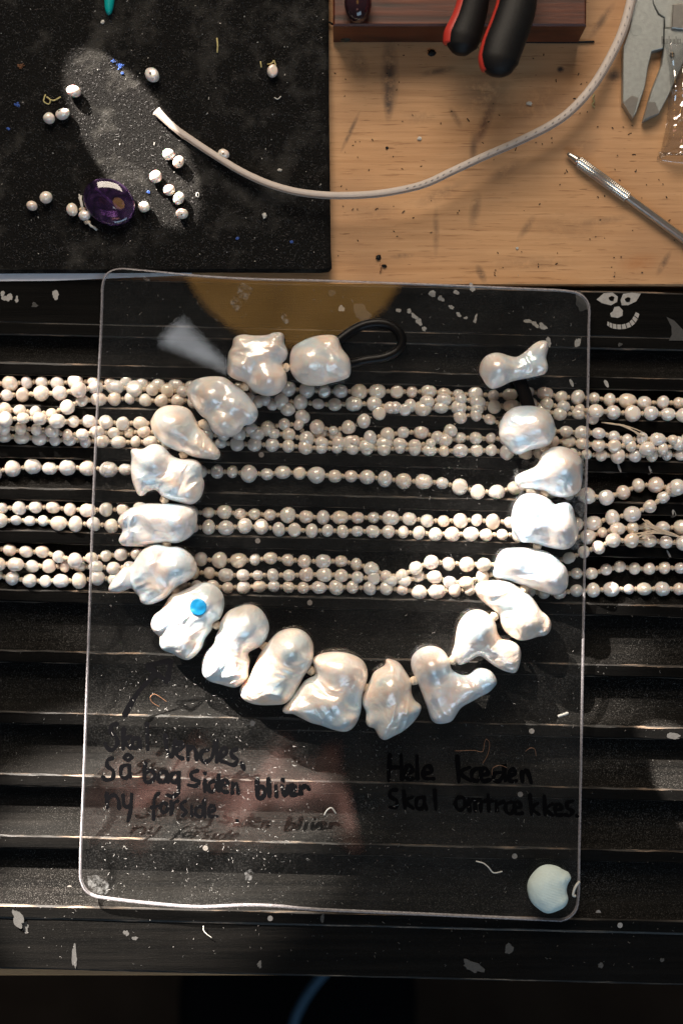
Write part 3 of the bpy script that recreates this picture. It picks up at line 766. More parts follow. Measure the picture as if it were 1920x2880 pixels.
G = {}
G['a1'] = [(-60, 1078), (0, 1078), (30, 1080), (80, 1074), (128, 1075), (182, 1077), (235, 1072), (300, 1076), (360, 1074), (418, 1080), (471, 1082), (521, 1084), (600, 1088), (700, 1092), (797, 1093), (852, 1098), (957, 1101), (1065, 1100), (1165, 1102), (1217, 1101), (1261, 1109), (1310, 1109), (1365, 1109), (1407, 1114), (1446, 1107), (1492, 1101), (1534, 1107), (1573, 1117), (1654, 1119), (1697, 1124), (1742, 1124), (1783, 1132), (1822, 1133), (1905, 1133), (1980, 1136)]
G['a2'] = [(-60, 1112), (6, 1112), (54, 1110), (104, 1107), (155, 1107), (202, 1102), (248, 1092), (295, 1089), (343, 1089), (390, 1095), (444, 1095), (498, 1100), (600, 1108), (700, 1122), (790, 1128), (850, 1132), (906, 1137), (957, 1138), (1006, 1135), (1056, 1137), (1105, 1148), (1150, 1152), (1215, 1148), (1262, 1144), (1330, 1150), (1400, 1144), (1450, 1143), (1515, 1137), (1567, 1142), (1612, 1150), (1674, 1156), (1727, 1160), (1775, 1163), (1830, 1163), (1882, 1166), (1980, 1170)]
G['a3'] = [(-60, 1146), (3, 1150), (43, 1154), (92, 1159), (131, 1166), (167, 1156), (203, 1138), (243, 1125), (286, 1122), (326, 1123), (370, 1121), (411, 1125), (455, 1128), (494, 1125), (530, 1128), (620, 1128), (690, 1128), (732, 1131), (778, 1144), (817, 1155), (852, 1174), (890, 1200), (945, 1211), (985, 1199), (1023, 1185), (1059, 1166), (1101, 1150), (1141, 1142), (1183, 1138), (1217, 1125), (1261, 1124), (1310, 1122), (1360, 1136), (1420, 1142), (1490, 1148), (1567, 1165), (1612, 1160), (1648, 1170), (1687, 1188)]
G['b1'] = [(-60, 1178), (0, 1180), (50, 1178), (92, 1174), (131, 1180), (190, 1187), (240, 1185), (289, 1187), (337, 1190), (386, 1190), (425, 1190), (540, 1200), (620, 1208), (696, 1208), (735, 1206), (778, 1199), (824, 1187), (850, 1205), (860, 1232), (919, 1247), (968, 1245), (1014, 1237), (1063, 1228), (1111, 1221), (1160, 1213), (1209, 1221), (1240, 1232), (1267, 1208), (1293, 1172), (1330, 1165), (1365, 1175), (1400, 1190), (1450, 1205), (1520, 1210), (1563, 1212), (1612, 1215), (1664, 1218), (1707, 1221), (1756, 1237), (1805, 1234), (1841, 1235), (1887, 1237), (1980, 1242)]
G['b2'] = [(-60, 1204), (18, 1205), (61, 1205), (103, 1208), (145, 1213), (188, 1223), (231, 1222), (274, 1216), (315, 1218), (358, 1217), (401, 1214), (520, 1222), (640, 1224), (700, 1222), (774, 1220), (820, 1224), (865, 1238), (907, 1215), (950, 1228), (1010, 1256), (1060, 1248), (1110, 1248), (1141, 1250), (1183, 1254), (1235, 1240), (1303, 1231), (1355, 1234), (1401, 1234), (1470, 1236), (1540, 1240), (1600, 1243), (1660, 1250), (1710, 1255), (1756, 1252), (1805, 1258), (1845, 1268), (1876, 1258), (1914, 1245), (1980, 1240)]
G['b3'] = [(-60, 1228), (0, 1228), (38, 1228), (81, 1231), (122, 1234), (164, 1239), (207, 1236), (249, 1242), (289, 1241), (332, 1244), (375, 1244), (416, 1242), (520, 1244), (622, 1247), (666, 1249), (710, 1249), (756, 1252), (799, 1254), (843, 1256), (889, 1260), (950, 1262), (1017, 1262), (1059, 1262), (1102, 1262), (1170, 1264), (1245, 1268), (1288, 1269), (1333, 1267), (1378, 1267), (1417, 1272), (1520, 1274), (1629, 1277), (1665, 1279), (1705, 1282), (1748, 1281), (1791, 1282), (1833, 1279), (1876, 1278), (1980, 1282)]
G['c1'] = [(-50, 1326), (0, 1326), (38, 1318), (95, 1312), (142, 1317), (191, 1315), (236, 1315), (286, 1320), (334, 1320), (420, 1322), (540, 1326), (611, 1326), (660, 1328), (713, 1333), (763, 1333), (818, 1326), (868, 1335), (917, 1337), (957, 1339), (1022, 1341), (1068, 1344), (1112, 1353), (1161, 1354), (1210, 1355), (1262, 1362), (1311, 1374), (1357, 1387), (1403, 1382), (1441, 1372), (1540, 1380), (1620, 1392), (1672, 1396), (1722, 1398), (1768, 1376), (1811, 1361), (1859, 1366), (1904, 1380), (1980, 1388)]
G['d1'] = [(-30, 1428), (20, 1428), (67, 1428), (115, 1425), (164, 1428), (211, 1433), (262, 1435), (307, 1433), (347, 1433), (460, 1438), (586, 1442), (637, 1440), (687, 1446), (736, 1446), (782, 1450), (826, 1450), (875, 1455), (923, 1455), (1000, 1456), (1060, 1456), (1137, 1458), (1181, 1462), (1227, 1466), (1273, 1464), (1321, 1462), (1369, 1466), (1415, 1468), (1520, 1472), (1600, 1476), (1644, 1474), (1687, 1468), (1730, 1454), (1775, 1446), (1821, 1428), (1861, 1401), (1900, 1372), (1980, 1345)]
G['d2'] = [(-40, 1465), (5, 1465), (43, 1463), (84, 1465), (128, 1465), (168, 1473), (210, 1474), (249, 1473), (292, 1476), (332, 1480), (460, 1482), (586, 1483), (626, 1484), (668, 1482), (710, 1480), (754, 1484), (797, 1489), (839, 1491), (877, 1493), (919, 1493), (1000, 1494), (1060, 1495), (1133, 1497), (1177, 1500), (1221, 1502), (1265, 1502), (1307, 1502), (1342, 1504), (1384, 1504), (1426, 1504), (1540, 1508), (1645, 1511), (1683, 1501), (1722, 1489), (1766, 1486), (1808, 1482), (1851, 1484), (1894, 1484), (1980, 1486)]
G['e1'] = [(-40, 1540), (29, 1546), (72, 1551), (113, 1551), (153, 1562), (191, 1572), (230, 1578), (266, 1568), (320, 1562), (361, 1557), (450, 1566), (569, 1573), (618, 1577), (664, 1577), (713, 1575), (761, 1570), (807, 1574), (860, 1579), (915, 1579), (957, 1578), (1000, 1586), (1045, 1600), (1095, 1622), (1140, 1618), (1165, 1600), (1193, 1585), (1231, 1581), (1275, 1585), (1319, 1586), (1357, 1588), (1420, 1588), (1520, 1582), (1599, 1569), (1642, 1552), (1687, 1537), (1722, 1520), (1755, 1517), (1793, 1524), (1834, 1520), (1877, 1525), (1980, 1530)]
G['e2'] = [(-40, 1586), (35, 1587), (84, 1592), (135, 1591), (171, 1595), (214, 1593), (278, 1595), (321, 1598), (364, 1596), (460, 1604), (584, 1612), (626, 1617), (668, 1618), (712, 1618), (759, 1617), (803, 1618), (847, 1617), (893, 1615), (936, 1617), (985, 1620), (1030, 1628), (1075, 1626), (1120, 1640), (1160, 1625), (1206, 1618), (1246, 1632), (1292, 1642), (1346, 1626), (1384, 1612), (1450, 1612), (1540, 1614), (1610, 1613), (1650, 1615), (1690, 1607), (1730, 1593), (1771, 1598), (1811, 1600), (1854, 1597), (1980, 1598)]
G['e3'] = [(-40, 1615), (6, 1619), (49, 1630), (92, 1634), (135, 1635), (181, 1633), (225, 1633), (271, 1626), (308, 1628), (420, 1638), (536, 1646), (616, 1651), (656, 1653), (694, 1651), (736, 1649), (780, 1649), (824, 1652), (868, 1652), (910, 1652), (952, 1651), (1020, 1653), (1096, 1655), (1139, 1660), (1182, 1665), (1225, 1663), (1267, 1662), (1304, 1655), (1334, 1660), (1400, 1664), (1482, 1664), (1526, 1668), (1581, 1667), (1633, 1660), (1684, 1660), (1733, 1656), (1780, 1657), (1829, 1656), (1884, 1656), (1980, 1657)]
big = {'a1': 20.5, 'a2': 20.5, 'c1': 21.5, 'd1': 21.0, 'e1': 20, 'e3': 19.5, 'b3': 19.5}
order = ['b3', 'b2', 'a1', 'a3', 'c1', 'd1', 'd2', 'e3', 'e2', 'a2', 'b1', 'e1']
SLAB = {
 'a1': 'straight pearl strand along the back of the filled groove nearest the leather loop',
 'a2': 'pearl strand draped over its neighbours just in front of the uppermost pearl strand',
 'a3': 'pearl strand that wanders out of the first filled groove and ends in loose thread tails',
 'b1': 'pearl strand tangled on top of the pile in the second filled groove',
 'b2': 'pearl strand lying in the middle of the pile in the second filled groove',
 'b3': 'pearl strand along the front wall of the second filled groove, under the pile',
 'c1': 'single pearl strand alone in the third filled groove, sagging toward the acrylic edge',
 'd1': 'pearl strand at the back of the fourth filled groove, climbing out over the ridge',
 'd2': 'pearl strand at the front of the fourth filled groove, beside a frayed thread end',
 'e1': 'pearl strand at the back of the widest filled groove, dipping across its neighbour',
 'e2': 'pearl strand in the middle of the three strands in the widest filled groove',
 'e3': 'pearl strand along the front wall of the widest filled groove, straightest of three'}
placed = []                                   # (x, y, z, r)
zmax = PZ0 - 0.0001
def along(path, step):
    d = np.concatenate([[0], np.cumsum(np.linalg.norm(np.diff(path, axis=0), axis=1))])
    def at(s): return np.array([np.interp(s, d, path[:, 0]), np.interp(s, d, path[:, 1])])
    return at, d[-1]
def orient(d, roll):
    d = Vector(d).normalized(); q = d.to_track_quat('X', 'Z')
    return q @ Quaternion((1, 0, 0), roll)
strand_objs = {}
for name in order:
    path = spline(G[name], 6); at, tot = along(path, 1)
    rr = random.Random(name); r0 = big.get(name, 19.2) * 1.08
    s = rr.uniform(0, 20); pts = []
    while s < tot:
        r = r0 * rr.uniform(0.80, 1.15); s += r
        if s > tot: break
        x, y = at(s); pts.append((x, y, r)); s += r + rr.uniform(2.5, 7.5)
    ctr = []
    for x, y, r in pts:
        rm = r * S
        fl = max(tray_floor(x, y + dy) - (0 if dy == 0 else 0.0011) for dy in (0, -11, 11))
        z = fl + rm * 0.92
        p = P(x, y, z)
        for (ox, oy, oz, orr) in placed:
            d2 = (p.x - ox) ** 2 + (p.y - oy) ** 2; q = (rm + orr) * 0.93
            if d2 < q * q: z = max(z, oz + math.sqrt(q * q - d2))
        z = min(z, fl + rm * 0.92 + 0.0062)
        if z + rm > zmax and 240 < x < 1665: z = zmax - rm
        p = P(x, y, z); ctr.append((p.x, p.y, z, rm))
    placed += ctr
    mid = ctr[len(ctr) // 2]
    t = thing('pearl_strand', (mid[0], mid[1], mid[2] - mid[3]), SLAB[name], 'pearl strand', 'knotted freshwater pearl strands in the tray grooves')
    strand_objs[name] = t
    for i, (x, y, z, r) in enumerate(ctr):
        o = ob('small_pearl', SMALL[rr.randrange(len(SMALL))], t, (x, y, z))
        nx = ctr[min(i + 1, len(ctr) - 1)]; pv = ctr[max(i - 1, 0)]
        o.rotation_mode = 'QUATERNION'; o.rotation_quaternion = orient((nx[0] - pv[0], nx[1] - pv[1], 0), rr.uniform(-0.5, 0.5) + (3.14 if rr.random() < .4 else 0))
        o.scale = (r * rr.uniform(0.93, 1.08), r, r)
        if i < len(ctr) - 1:
            a = Vector((x, y, z)); b = Vector(nx[:3]); d = (b - a); L_ = d.length; d.normalize()
            gap = max(L_ - r - nx[3], 0.0004)
            m_ = a + d * (r + gap * 0.5)
            k = ob('silk_knot', KNOTS[i % 3], t, m_); k.rotation_mode = 'QUATERNION'; k.rotation_quaternion = orient(d, rr.uniform(0, 3))
            k.scale = ((gap + 0.0009) / 2.5, 0.00100, 0.00100)
def fray(parent, pts, n, spread, seed, z0, th=0.00022):
    """bundle of loose silk ends"""
    r = random.Random(seed); parts = []
    for i in range(n):
        o = [(x + (r.uniform(-1, 1) * spread * (k / (len(pts) - 1)) ** 1.3), y + (r.uniform(-1, 1) * spread * (k / (len(pts) - 1)) ** 1.3), z) for k, (x, y, z) in enumerate(pts)]
        parts.append(tube([tuple(P(x, y, z0 + z)) for x, y, z in spline(o, 4)], th, 5))
    V, F, _ = join(parts)
    return centred('thread_tail', V, F, M_SILK, parent)
fray(strand_objs['a3'], [(1690, 1188, .001), (1725, 1193, .0028), (1765, 1203, .0040), (1805, 1222, .0040)], 4, 9, 4, 0.002)
fray(strand_objs['d2'], [(1930, 1520, .001), (1885, 1500, .0030), (1845, 1485, .0040), (1810, 1467, .0035)], 7, 13, 6, 0.002)
fray(strand_objs['d2'], [(1930, 1515, .001), (1880, 1503, .0030), (1835, 1496, .0038), (1785, 1508, .0032)], 7, 10, 8, 0.002)

# ------------------------------------------------------------------ baroque pearl necklace on the sheet
F_ = lambda u, v: (u * 1.2245, v * 1.2245)
Z6 = lambda u, v: (300 + u * .4209, 1240 + v * .4209)
ZM = lambda u, v: (520 + u * .4592, 1640 + v * .4592)
Z2 = lambda u, v: (1120 + u * .3827, 1240 + v * .3827)
BAR = [
 (Z3, [[(1000,455),(1050,437),(1120,443),(1200,440),(1240,425),(1290,425),(1308,450),(1305,490),(1328,540),(1318,590),(1290,620),(1320,680),(1318,740),(1285,790),(1225,815),(1165,808),(1110,780),(1070,735),(1010,715),(960,680),(958,610),(965,545),(985,515),(990,480)]], [(1215,720,110,12)], 1.0),
 (F_, [[(665,825),(672,798),(700,780),(735,770),(772,772),(785,800),(803,825),(805,860),(790,872),(760,880),(730,887),(690,880),(668,855)]], [(712,832,46,16)], 0.6),
 (Z3, [[(708,785),(740,725),(820,697),(920,695),(965,715),(1010,750),(1060,785),(1115,850),(1145,905),(1140,950),(1105,988),(1060,995),(1040,1030),(990,1062),(940,1065),(880,1045),(850,1000),(830,960),(790,930),(745,870),(720,830)]], [(870,820,95,14),(1010,870,90,12),(930,985,80,10)], 0.7),
 (Z3, [[(490,1000),(500,940),(540,890),(600,870),(680,875),(735,905),(765,960),(790,1010),(820,1030),(860,1085),(905,1140),(917,1175),(895,1205),(840,1200),(760,1190),(690,1165),(620,1140),(560,1105),(515,1060)]], [(625,1000,135,20)], 0.6),
 (Z6, [[(160,60),(190,48),(240,55),(290,25),(350,22),(400,55),(440,100),(500,120),(570,120),(620,140),(642,180),(640,240),(655,280),(640,360),(600,410),(550,428),(480,410),(410,390),(365,370),(335,330),(285,335),(250,365),(215,368),(195,330),(170,260),(163,180),(168,110)]], [(330,130,105,18)], 1.1),
 (Z6, [[(75,530),(110,480),(180,440),(260,418),(360,418),(470,420),(550,430),(595,460),(608,510),(600,570),(580,620),(530,660),(470,685),(400,680),(340,690),(260,705),(190,705),(110,700),(80,665),(95,630),(110,595),(85,560)]], [(500,540,110,14)], 1.1),
 (Z6, [[(165,860),(190,800),(240,730),(300,690),(350,690),(420,705),(480,705),(540,735),(590,790),(607,850),(590,900),(540,940),(480,970),(440,1010),(400,1050),(340,1080),(280,1095),(230,1080),(220,1040),(190,1010),(165,960)], [(10,995),(40,930),(80,880),(120,840),(172,838),(176,900),(168,972),(110,1005),(50,1012)]], [(480,840,125,14),(290,800,110,10)], 0.9),
 (Z6, [[(297,1210),(320,1160),(370,1120),(430,1030),(480,1010),(540,985),(600,955),(660,945),(720,960),(770,1010),(788,1070),(780,1140),(755,1195),(715,1215),(705,1260),(660,1320),(640,1380),(600,1430),(545,1465),(490,1450),(440,1420),(380,1400),(355,1360),(355,1310),(320,1280),(298,1245)]], [(690,1060,90,12),(480,1330,110,10)], 1.1),
 (ZM, [[(215,240),(260,175),(320,145),(380,130),(440,140),(490,190),(517,260),(505,330),(470,380),(420,410),(385,430),(400,470),(390,530),(390,580),(345,625),(300,640),(220,620),(150,600),(110,560),(103,490),(130,420),(175,370),(190,320),(210,280)]], [(370,265,125,16)], 1.1),
 (ZM, [[(335,660),(350,620),(390,580),(430,490),(460,430),(510,360),(570,300),(640,275),(700,280),(750,310),(785,370),(788,450),(770,510),(730,570),(690,650),(660,705),(610,740),(540,747),(460,747),(400,735),(350,705)]], [(655,390,115,22)], 0.9),
 (ZM, [[(592,770),(620,740),(690,650),(740,590),(800,560),(790,510),(780,470),(810,440),(870,422),(940,418),(1010,430),(1080,465),(1115,520),(1118,580),(1100,640),(1085,700),(1080,770),(1060,840),(1020,895),(970,910),(900,895),(830,870),(770,855),(700,820),(660,800),(610,798)]], [(960,500,130,16)], 1.0),
 (ZM, [[(1085,700),(1100,660),(1130,600),(1160,540),(1225,500),(1225,460),(1260,465),(1310,485),(1350,540),(1385,600),(1385,660),(1405,715),(1447,750),(1435,800),(1390,860),(1330,910),(1270,940),(1225,962),(1190,945),(1170,910),(1155,885),(1120,880),(1105,840),(1108,790),(1088,750)]], [(1255,630,120,18)], 0.9),
 (Z2, [[(90,1640),(100,1580),(150,1530),(220,1505),(290,1515),(340,1550),(375,1610),(385,1670),(420,1700),(470,1720),(520,1715),(570,1670),(630,1668),(690,1700),(725,1770),(700,1810),(660,1850),(600,1880),(530,1920),(460,1960),(420,2020),(390,2060),(330,2078),(270,2075),(235,2040),(210,1960),(180,1880),(150,1800),(120,1740),(100,1690)]], [(240,1650,140,22)], 0.7),
 (Z2, [[(388,1560),(410,1500),(420,1420),(440,1340),(490,1270),(550,1240),(620,1245),(680,1285),(715,1340),(725,1400),(760,1455),(820,1465),(880,1500),(900,1550),(890,1640),(860,1705),(800,1700),(730,1670),(670,1630),(600,1580),(550,1600),(500,1630),(440,1650),(420,1620),(390,1590)]], [(580,1380,140,22)], 0.7),
 (Z2, [[(560,1070),(600,1035),(680,1025),(760,1022),(830,1040),(900,1090),(970,1140),(1010,1190),(1050,1250),(1090,1280),(1120,1330),(1115,1390),(1080,1430),(1020,1440),(960,1460),(890,1468),(830,1440),(780,1400),(750,1340),(740,1290),(690,1240),(630,1190),(580,1140)]], [(930,1310,130,16)], 0.9),
 (Z2, [[(690,990),(705,920),(720,850),(770,795),(850,785),(950,785),(1050,800),(1120,830),(1190,890),(1235,940),(1247,1010),(1235,1080),(1190,1125),(1130,1130),(1060,1110),(980,1085),(900,1060),(820,1030),(740,1010)]], [(1110,990,120,12),(850,900,110,8)], 0.8),
 (Z2, [[(825,600),(830,530),(850,460),(900,400),(960,380),(1010,385),(1060,400),(1110,430),(1150,470),(1180,455),(1240,450),(1280,490),(1295,560),(1318,640),(1310,720),(1270,780),(1210,800),(1130,790),(1050,770),(980,750),(900,745),(870,710),(835,660)]], [(1200,620,120,18)], 0.8),
 (Z2, [[(850,280),(870,250),(930,220),(1000,190),(1030,150),(1040,110),(1090,60),(1160,40),(1240,50),(1310,90),(1345,150),(1350,230),(1345,320),(1320,380),(1260,410),(1190,415),(1120,400),(1070,370),(1000,360),(920,350),(870,335)]], [(1190,180,150,20)], 0.7),
 (ZR, [[(5,640),(20,560),(60,490),(130,440),(220,425),(320,430),(400,460),(450,510),(480,590),(485,660),(465,720),(420,770),(350,790),(280,800),(210,830),(150,838),(90,800),(40,740),(10,690)]], [(310,590,170,14)], 0.9),
 (Z4, [[(685,470),(695,425),(725,395),(770,387),(815,400),(850,405),(890,378),(920,350),(950,335),(980,338),(985,370),(975,410),(985,450),(970,480),(935,490),(900,498),(860,505),(820,515),(780,535),(740,545),(715,525),(700,500)]], [(760,455,72,20)], 0.8)]
KPOS = [(803, 1034), (689, 1087), (571, 1192), (517, 1277), (463, 1404), (468, 1530), (491, 1661), (609, 1758), (743, 1817), (874, 1886), (1030, 1935), (1164, 1914), (1273, 1856), (1388, 1734), (1472, 1657), (1510, 1535), (1530, 1387), (1531, 1261)]
neck = thing('pearl_necklace', P(960, 1500, PZ1 + 0.0001), 'necklace of large white baroque pearls with black leather loop and toggle on the clear sheet', 'necklace')
ppl = {}
for i, (cv, pol, dom, wr) in enumerate(BAR):
    sc_ = cv(1, 0)[0] - cv(0, 0)[0]
    V, Q, zc = inflate([[cv(*p) for p in q] for q in pol], PZ1 + 0.0001 if i != 19 else PZ1 + 0.0016, [(*cv(x, y), r * sc_, e) for x, y, r, e in dom], 31 + 7 * i + (4 if i == 0 else 0), wr, 2.6, 0.86, 0.62, 66)
    o = centred('baroque_pearl', V, Q, M_BAR, neck, base=False)
    ppl[i] = (o, V)
def big_knot(x, y, d, r=11):
    z = PZ1 + 0.0052
    def fn(V):
        th = np.arctan2(V[:, 2], V[:, 1]); rr_ = 1 + 0.16 * np.sin(th * 2 + V[:, 0] * 7) 
        return np.stack([V[:, 0] * 1.15, V[:, 1] * rr_, V[:, 2] * rr_], 1) * r * S
    v, f = sphere(16, 12, fn)
    q = orient((d[0], -d[1], 0), 0); p = P(x, y, z)
    centred('silk_knot', [q @ Vector(a) + p for a in v], f, M_SILK, neck, base=False)
ctrs = [np.mean([c(*p) for p in pol[0]], axis=0) for c, pol, _, _ in BAR]
PAIR = [(0, 1), (0, 2), (2, 3), (3, 4), (4, 5), (5, 6), (6, 7), (7, 8), (8, 9), (9, 10), (10, 11), (11, 12), (12, 13), (13, 14), (14, 15), (15, 16), (16, 17), (17, 18)]
for (x, y), (a, b) in zip(KPOS, PAIR):
    d = ctrs[b] - ctrs[a]; big_knot(x, y, d, 12.5)
# leather loop and strap
z = PZ1 + 0.0022
lp = spline([(935, 968), (952, 957), (998, 925), (1043, 910), (1089, 912), (1122, 935), (1129, 964), (1113, 990), (1076, 1006), (1030, 1013), (985, 1023), (950, 1026)], 6)
zz = lambda x: z + 0.0030 * max(0, min(1, (1010 - x) / 70))
V, F = tube([tuple(P(x, y, zz(x))) for x, y in lp], 13 * S, 14, 0.8)
loop = centred('leather_loop', V, F, M_LEATH, neck)
parts = []
for i in range(4, len(lp) - 30, 2):
    a, b = lp[i], lp[i + 1]; d = (b - a) / (np.linalg.norm(b - a) + 1e-9); nn_ = np.array([d[1], -d[0]]) * -3.5
    parts.append(tube([tuple(P(*(a + nn_), zz(a[0]) + 0.00125)), tuple(P(*(a + d * 6 + nn_), zz(a[0]) + 0.00125))], 0.00016, 5))
V, F, _ = join(parts); centred('stitching', V, F, M_BLK, loop)
sx = spline([(1450, 1045), (1462, 1078), (1476, 1112), (1490, 1160)], 5)
V, F = tube([tuple(P(x, y, PZ1 + 0.0040)) for x, y in sx], 19 * S, 14, 0.35)
centred('leather_strap', V, F, M_LEATH, neck)
# blue price dot on the pearl above the arrow
o, Vp = ppl[7]
up_ = Vp[Vp[:, 2] > PZ1 + 0.004]
zt = PZ1 + 0.010
for _ in range(3):
    c2 = P(558, 1708, zt); d_ = np.hypot(up_[:, 0] - c2.x, up_[:, 1] - c2.y); zt = up_[d_ < 6 * S, 2].max()
rg, n = 6, 40; V = []
def zat(x, y):
    d_ = np.hypot(up_[:, 0] - x, up_[:, 1] - y); k_ = d_ < 5.5 * S
    return up_[k_, 2].max() if k_.any() else up_[d_.argmin(), 2]
pos = [(c2.x, c2.y)] + [(c2.x + 23.5 * S * (q / rg) * math.cos(6.28318 * i / n), c2.y + 23.5 * S * (q / rg) * math.sin(6.28318 * i / n)) for q in range(1, rg + 1) for i in range(n)]
zs_ = np.array([zat(*p) for p in pos]); A = np.c_[np.array(pos) - np.array([[c2.x, c2.y]]), np.ones(len(pos))]
co, *_ = np.linalg.lstsq(A, zs_, rcond=None); pln = A @ co
zs_ = np.maximum(zs_, pln) * 0.5 + np.maximum(zs_, pln).max() * 0.0 + 0.5 * np.maximum(zs_, pln) + 0.0002
V = [(x, y, z_) for (x, y), z_ in zip(pos, zs_)] + [(x, y, z_ - 0.00018) for (x, y), z_ in zip(pos[-n:], zs_[-n:])]
F = [(0, 1 + i, 1 + (i + 1) % n) for i in range(n)] + [(1 + q * n + i, 1 + (q + 1) * n + i, 1 + (q + 1) * n + (i + 1) % n, 1 + q * n + (i + 1) % n) for q in range(rg) for i in range(n)]
st_ = centred('round_sticker', V, F, M_BLUE, o, smooth=True); st_['label'] = 'plain bright blue round sticker'

# ------------------------------------------------------------------ putty on the corner of the sheet
put = [ZB(*p) for p in [(803, 940), (812, 890), (855, 838), (900, 820), (950, 828), (985, 848), (1005, 855), (1014, 872), (1022, 886), (1010, 902), (998, 930), (998, 962), (1006, 985), (990, 1025), (945, 1050), (900, 1060), (860, 1040), (820, 1000)]]
V, Q, _ = inflate([put], PZ1 + 0.0001, [(*ZB(880, 930), 50, 3)], 77, 0.5, 2.6, 0.75, 0.45, 46)
V[:, 2] = np.where(V[:, 2] > PZ1, V[:, 2], V[:, 2])
ang = V[:, 0] * 0.35 + V[:, 1] * 0.94                                       # fingerprint ridges pressed into the top
m_ = np.exp(-(((V[:, 0] - P(1548, 2490, 0).x) / 0.0055) ** 2 + ((V[:, 1] - P(1548, 2490, 0).y) / 0.0055) ** 2))
V[:, 2] += 0.00012 * m_ * np.sin(ang * 2 * math.pi / 0.0011) * (V[:, 2] > PZ1 + 0.003)
tag(centred('putty_lump', V, Q, M_CLAY), 'flattened lump of pale mint putty on the sheet near its rounded corner', 'putty')

# ------------------------------------------------------------------ felt pad, its paper, and what lies on it
PADZ = 0.0045
pad = [(-420, -900), (922, -900), (925, 300), (930, 700), (933, 752), (925, 762), (905, 765), (600, 764), (200, 766), (-420, 768)]
pp = [tuple(P(x, y, PADZ)[:2]) for x, y in pad]
V, F, Mi = prism(pp, 0.0005, PADZ, 0.0012)
tag(centred('felt_pad', V, F, M_FELT, smooth=False), 'dusty black felt work pad on the plywood bench', 'pad')
V, F, Mi = prism([tuple(P(x, y, 0)[:2]) for x, y in [(-420, 620), (560, 620), (540, 774), (150, 790), (-420, 794)]], 0.00025, 0.00045)
tag(centred('paper_sheet', V, F, M_PAPER, smooth=False), 'white paper sheet peeking out under the felt pad edge', 'paper')

ZP = lambda u, v: (u * .6122, v * .6122)
LOOSE = [  # zoom u, v, rx, ry, rot, label
 (700, 345, 23, 18, 0.6, 'oval white pearl with a drill hole, alone on dark felt past the sunlit patch'),
 (340, 418, 22, 17, 0.3, 'cream teardrop pearl on felt beside a curled olive thread'),
 (227, 542, 17, 18, 0, 'rounder pearl of the touching pair below the curled olive thread'),
 (287, 525, 20, 16, -0.2, 'wider drop shaped pearl of the touching pair below the curled olive thread'),
 (775, 710, 17, 17, 0, 'bright round pearl of the touching pair at the end of the sunlit felt'),
 (820, 742, 17, 18, 0.4, 'greyer pearl of the touching pair nearest the white leather cord'),
 (715, 812, 18, 19, 0.9, 'sunlit cream pearl with a dimple, alone between the amethyst and the pairs'),
 (778, 873, 17, 18, 0, 'pale pearl with dark drill hole at the head of a row of three'),
 (820, 912, 17, 18, 0.3, 'middle pearl of the row of three beside the sunlit felt'),
 (838, 982, 18, 17, 0, 'last pearl of the row of three, farthest from the white cord'),
 (662, 950, 17, 16, 0, 'smooth round pearl right beside the purple amethyst'),
 (213, 907, 20, 17, -0.3, 'ringed pearl of the loose pair left of the tied pearl, nearer the amethyst'),
 (148, 945, 18, 17, 0.2, 'squarish pearl of the loose pair, farther from the amethyst'),
 (333, 965, 17, 19, -0.3, 'drop shaped pearl next to the pearl tied with white thread'),
 (1028, 707, 17, 16, 0.3, 'small pearl half hidden behind the white leather cord'),
 (1252, 327, 16, 18, 0, 'grey pearl with olive thread bits at its top near the pad edge')]
GRP = 'loose pearls on the felt pad'
def hole_mesh(): 
    v, f = sphere(8, 6); return mesh('drill_hole', v, f, [M_BLK])
HOLE = hole_mesh()
def loose(u, v, rx, ry, ro, lab, i, name='loose_pearl', z0=PADZ):
    r = (rx + ry) * 0.5 * S; z_ = z0 + r * 0.93; p = P(*ZP(u, v), z_)
    o = ob(name, SMALL[(i * 4 + 1) % 15], None, p); o.rotation_euler = (R.uniform(-.4, .4), R.uniform(-.4, .4), -ro)
    o.scale = (rx * S, ry * S, r)
    tag(o, lab, 'pearl', GRP)
    if i in (0, 1, 3, 5, 7, 8, 9, 14):
        hx, hy = R.uniform(-0.2, 0.25), R.uniform(-0.25, 0.2)
        h = bpy.data.objects.new('drill_hole', HOLE); COL.objects.link(h); h.parent = o
        zz_ = math.sqrt(1 - hx * hx - hy * hy) * 0.9; h.location = (hx, hy, zz_); h.scale = (0.15, 0.15, 0.08)
    return o
for i, a in enumerate(LOOSE): loose(*a, i)
tp = thing('tied_pearl', P(*ZP(390, 990), PADZ), 'small pearl tied between two frayed white thread tails beside the amethyst', 'pearl', None)
r = 17 * S; o = ob('pearl', SMALL[7], tp, P(*ZP(390, 990), PADZ + r * .95)); o.scale = (r, r, r)
def tail(par, pts, seed, wd=5):
    rr = random.Random(seed); parts = []
    for i in range(6):
        k = len(pts) - 1
        o = [(ZP(u, v)[0] + rr.uniform(-1, 1) * wd * (j / k), ZP(u, v)[1] + rr.uniform(-1, 1) * wd * (j / k), z_) for j, (u, v, z_) in enumerate(pts)]
        parts.append(tube([tuple(P(x, y, PADZ + z_)) for x, y, z_ in o], 0.00035, 5))
    V, F, _ = join(parts); centred('thread_tail', V, F, M_LINT, par)
tail(tp, [(382, 968, .003), (376, 935, .002), (368, 900, .0008)], 1); tail(tp, [(400, 1012, .003), (418, 1035, .002), (438, 1053, .0006)], 2, 7)
k = ob('silk_knot', KNOTS[0], tp, P(*ZP(402, 1020), PADZ + .002)); k.scale = (0.001, 0.001, 0.001)
k = ob('silk_knot', KNOTS[1], tp, P(*ZP(379, 962), PADZ + .002)); k.scale = (0.001, 0.001, 0.001)
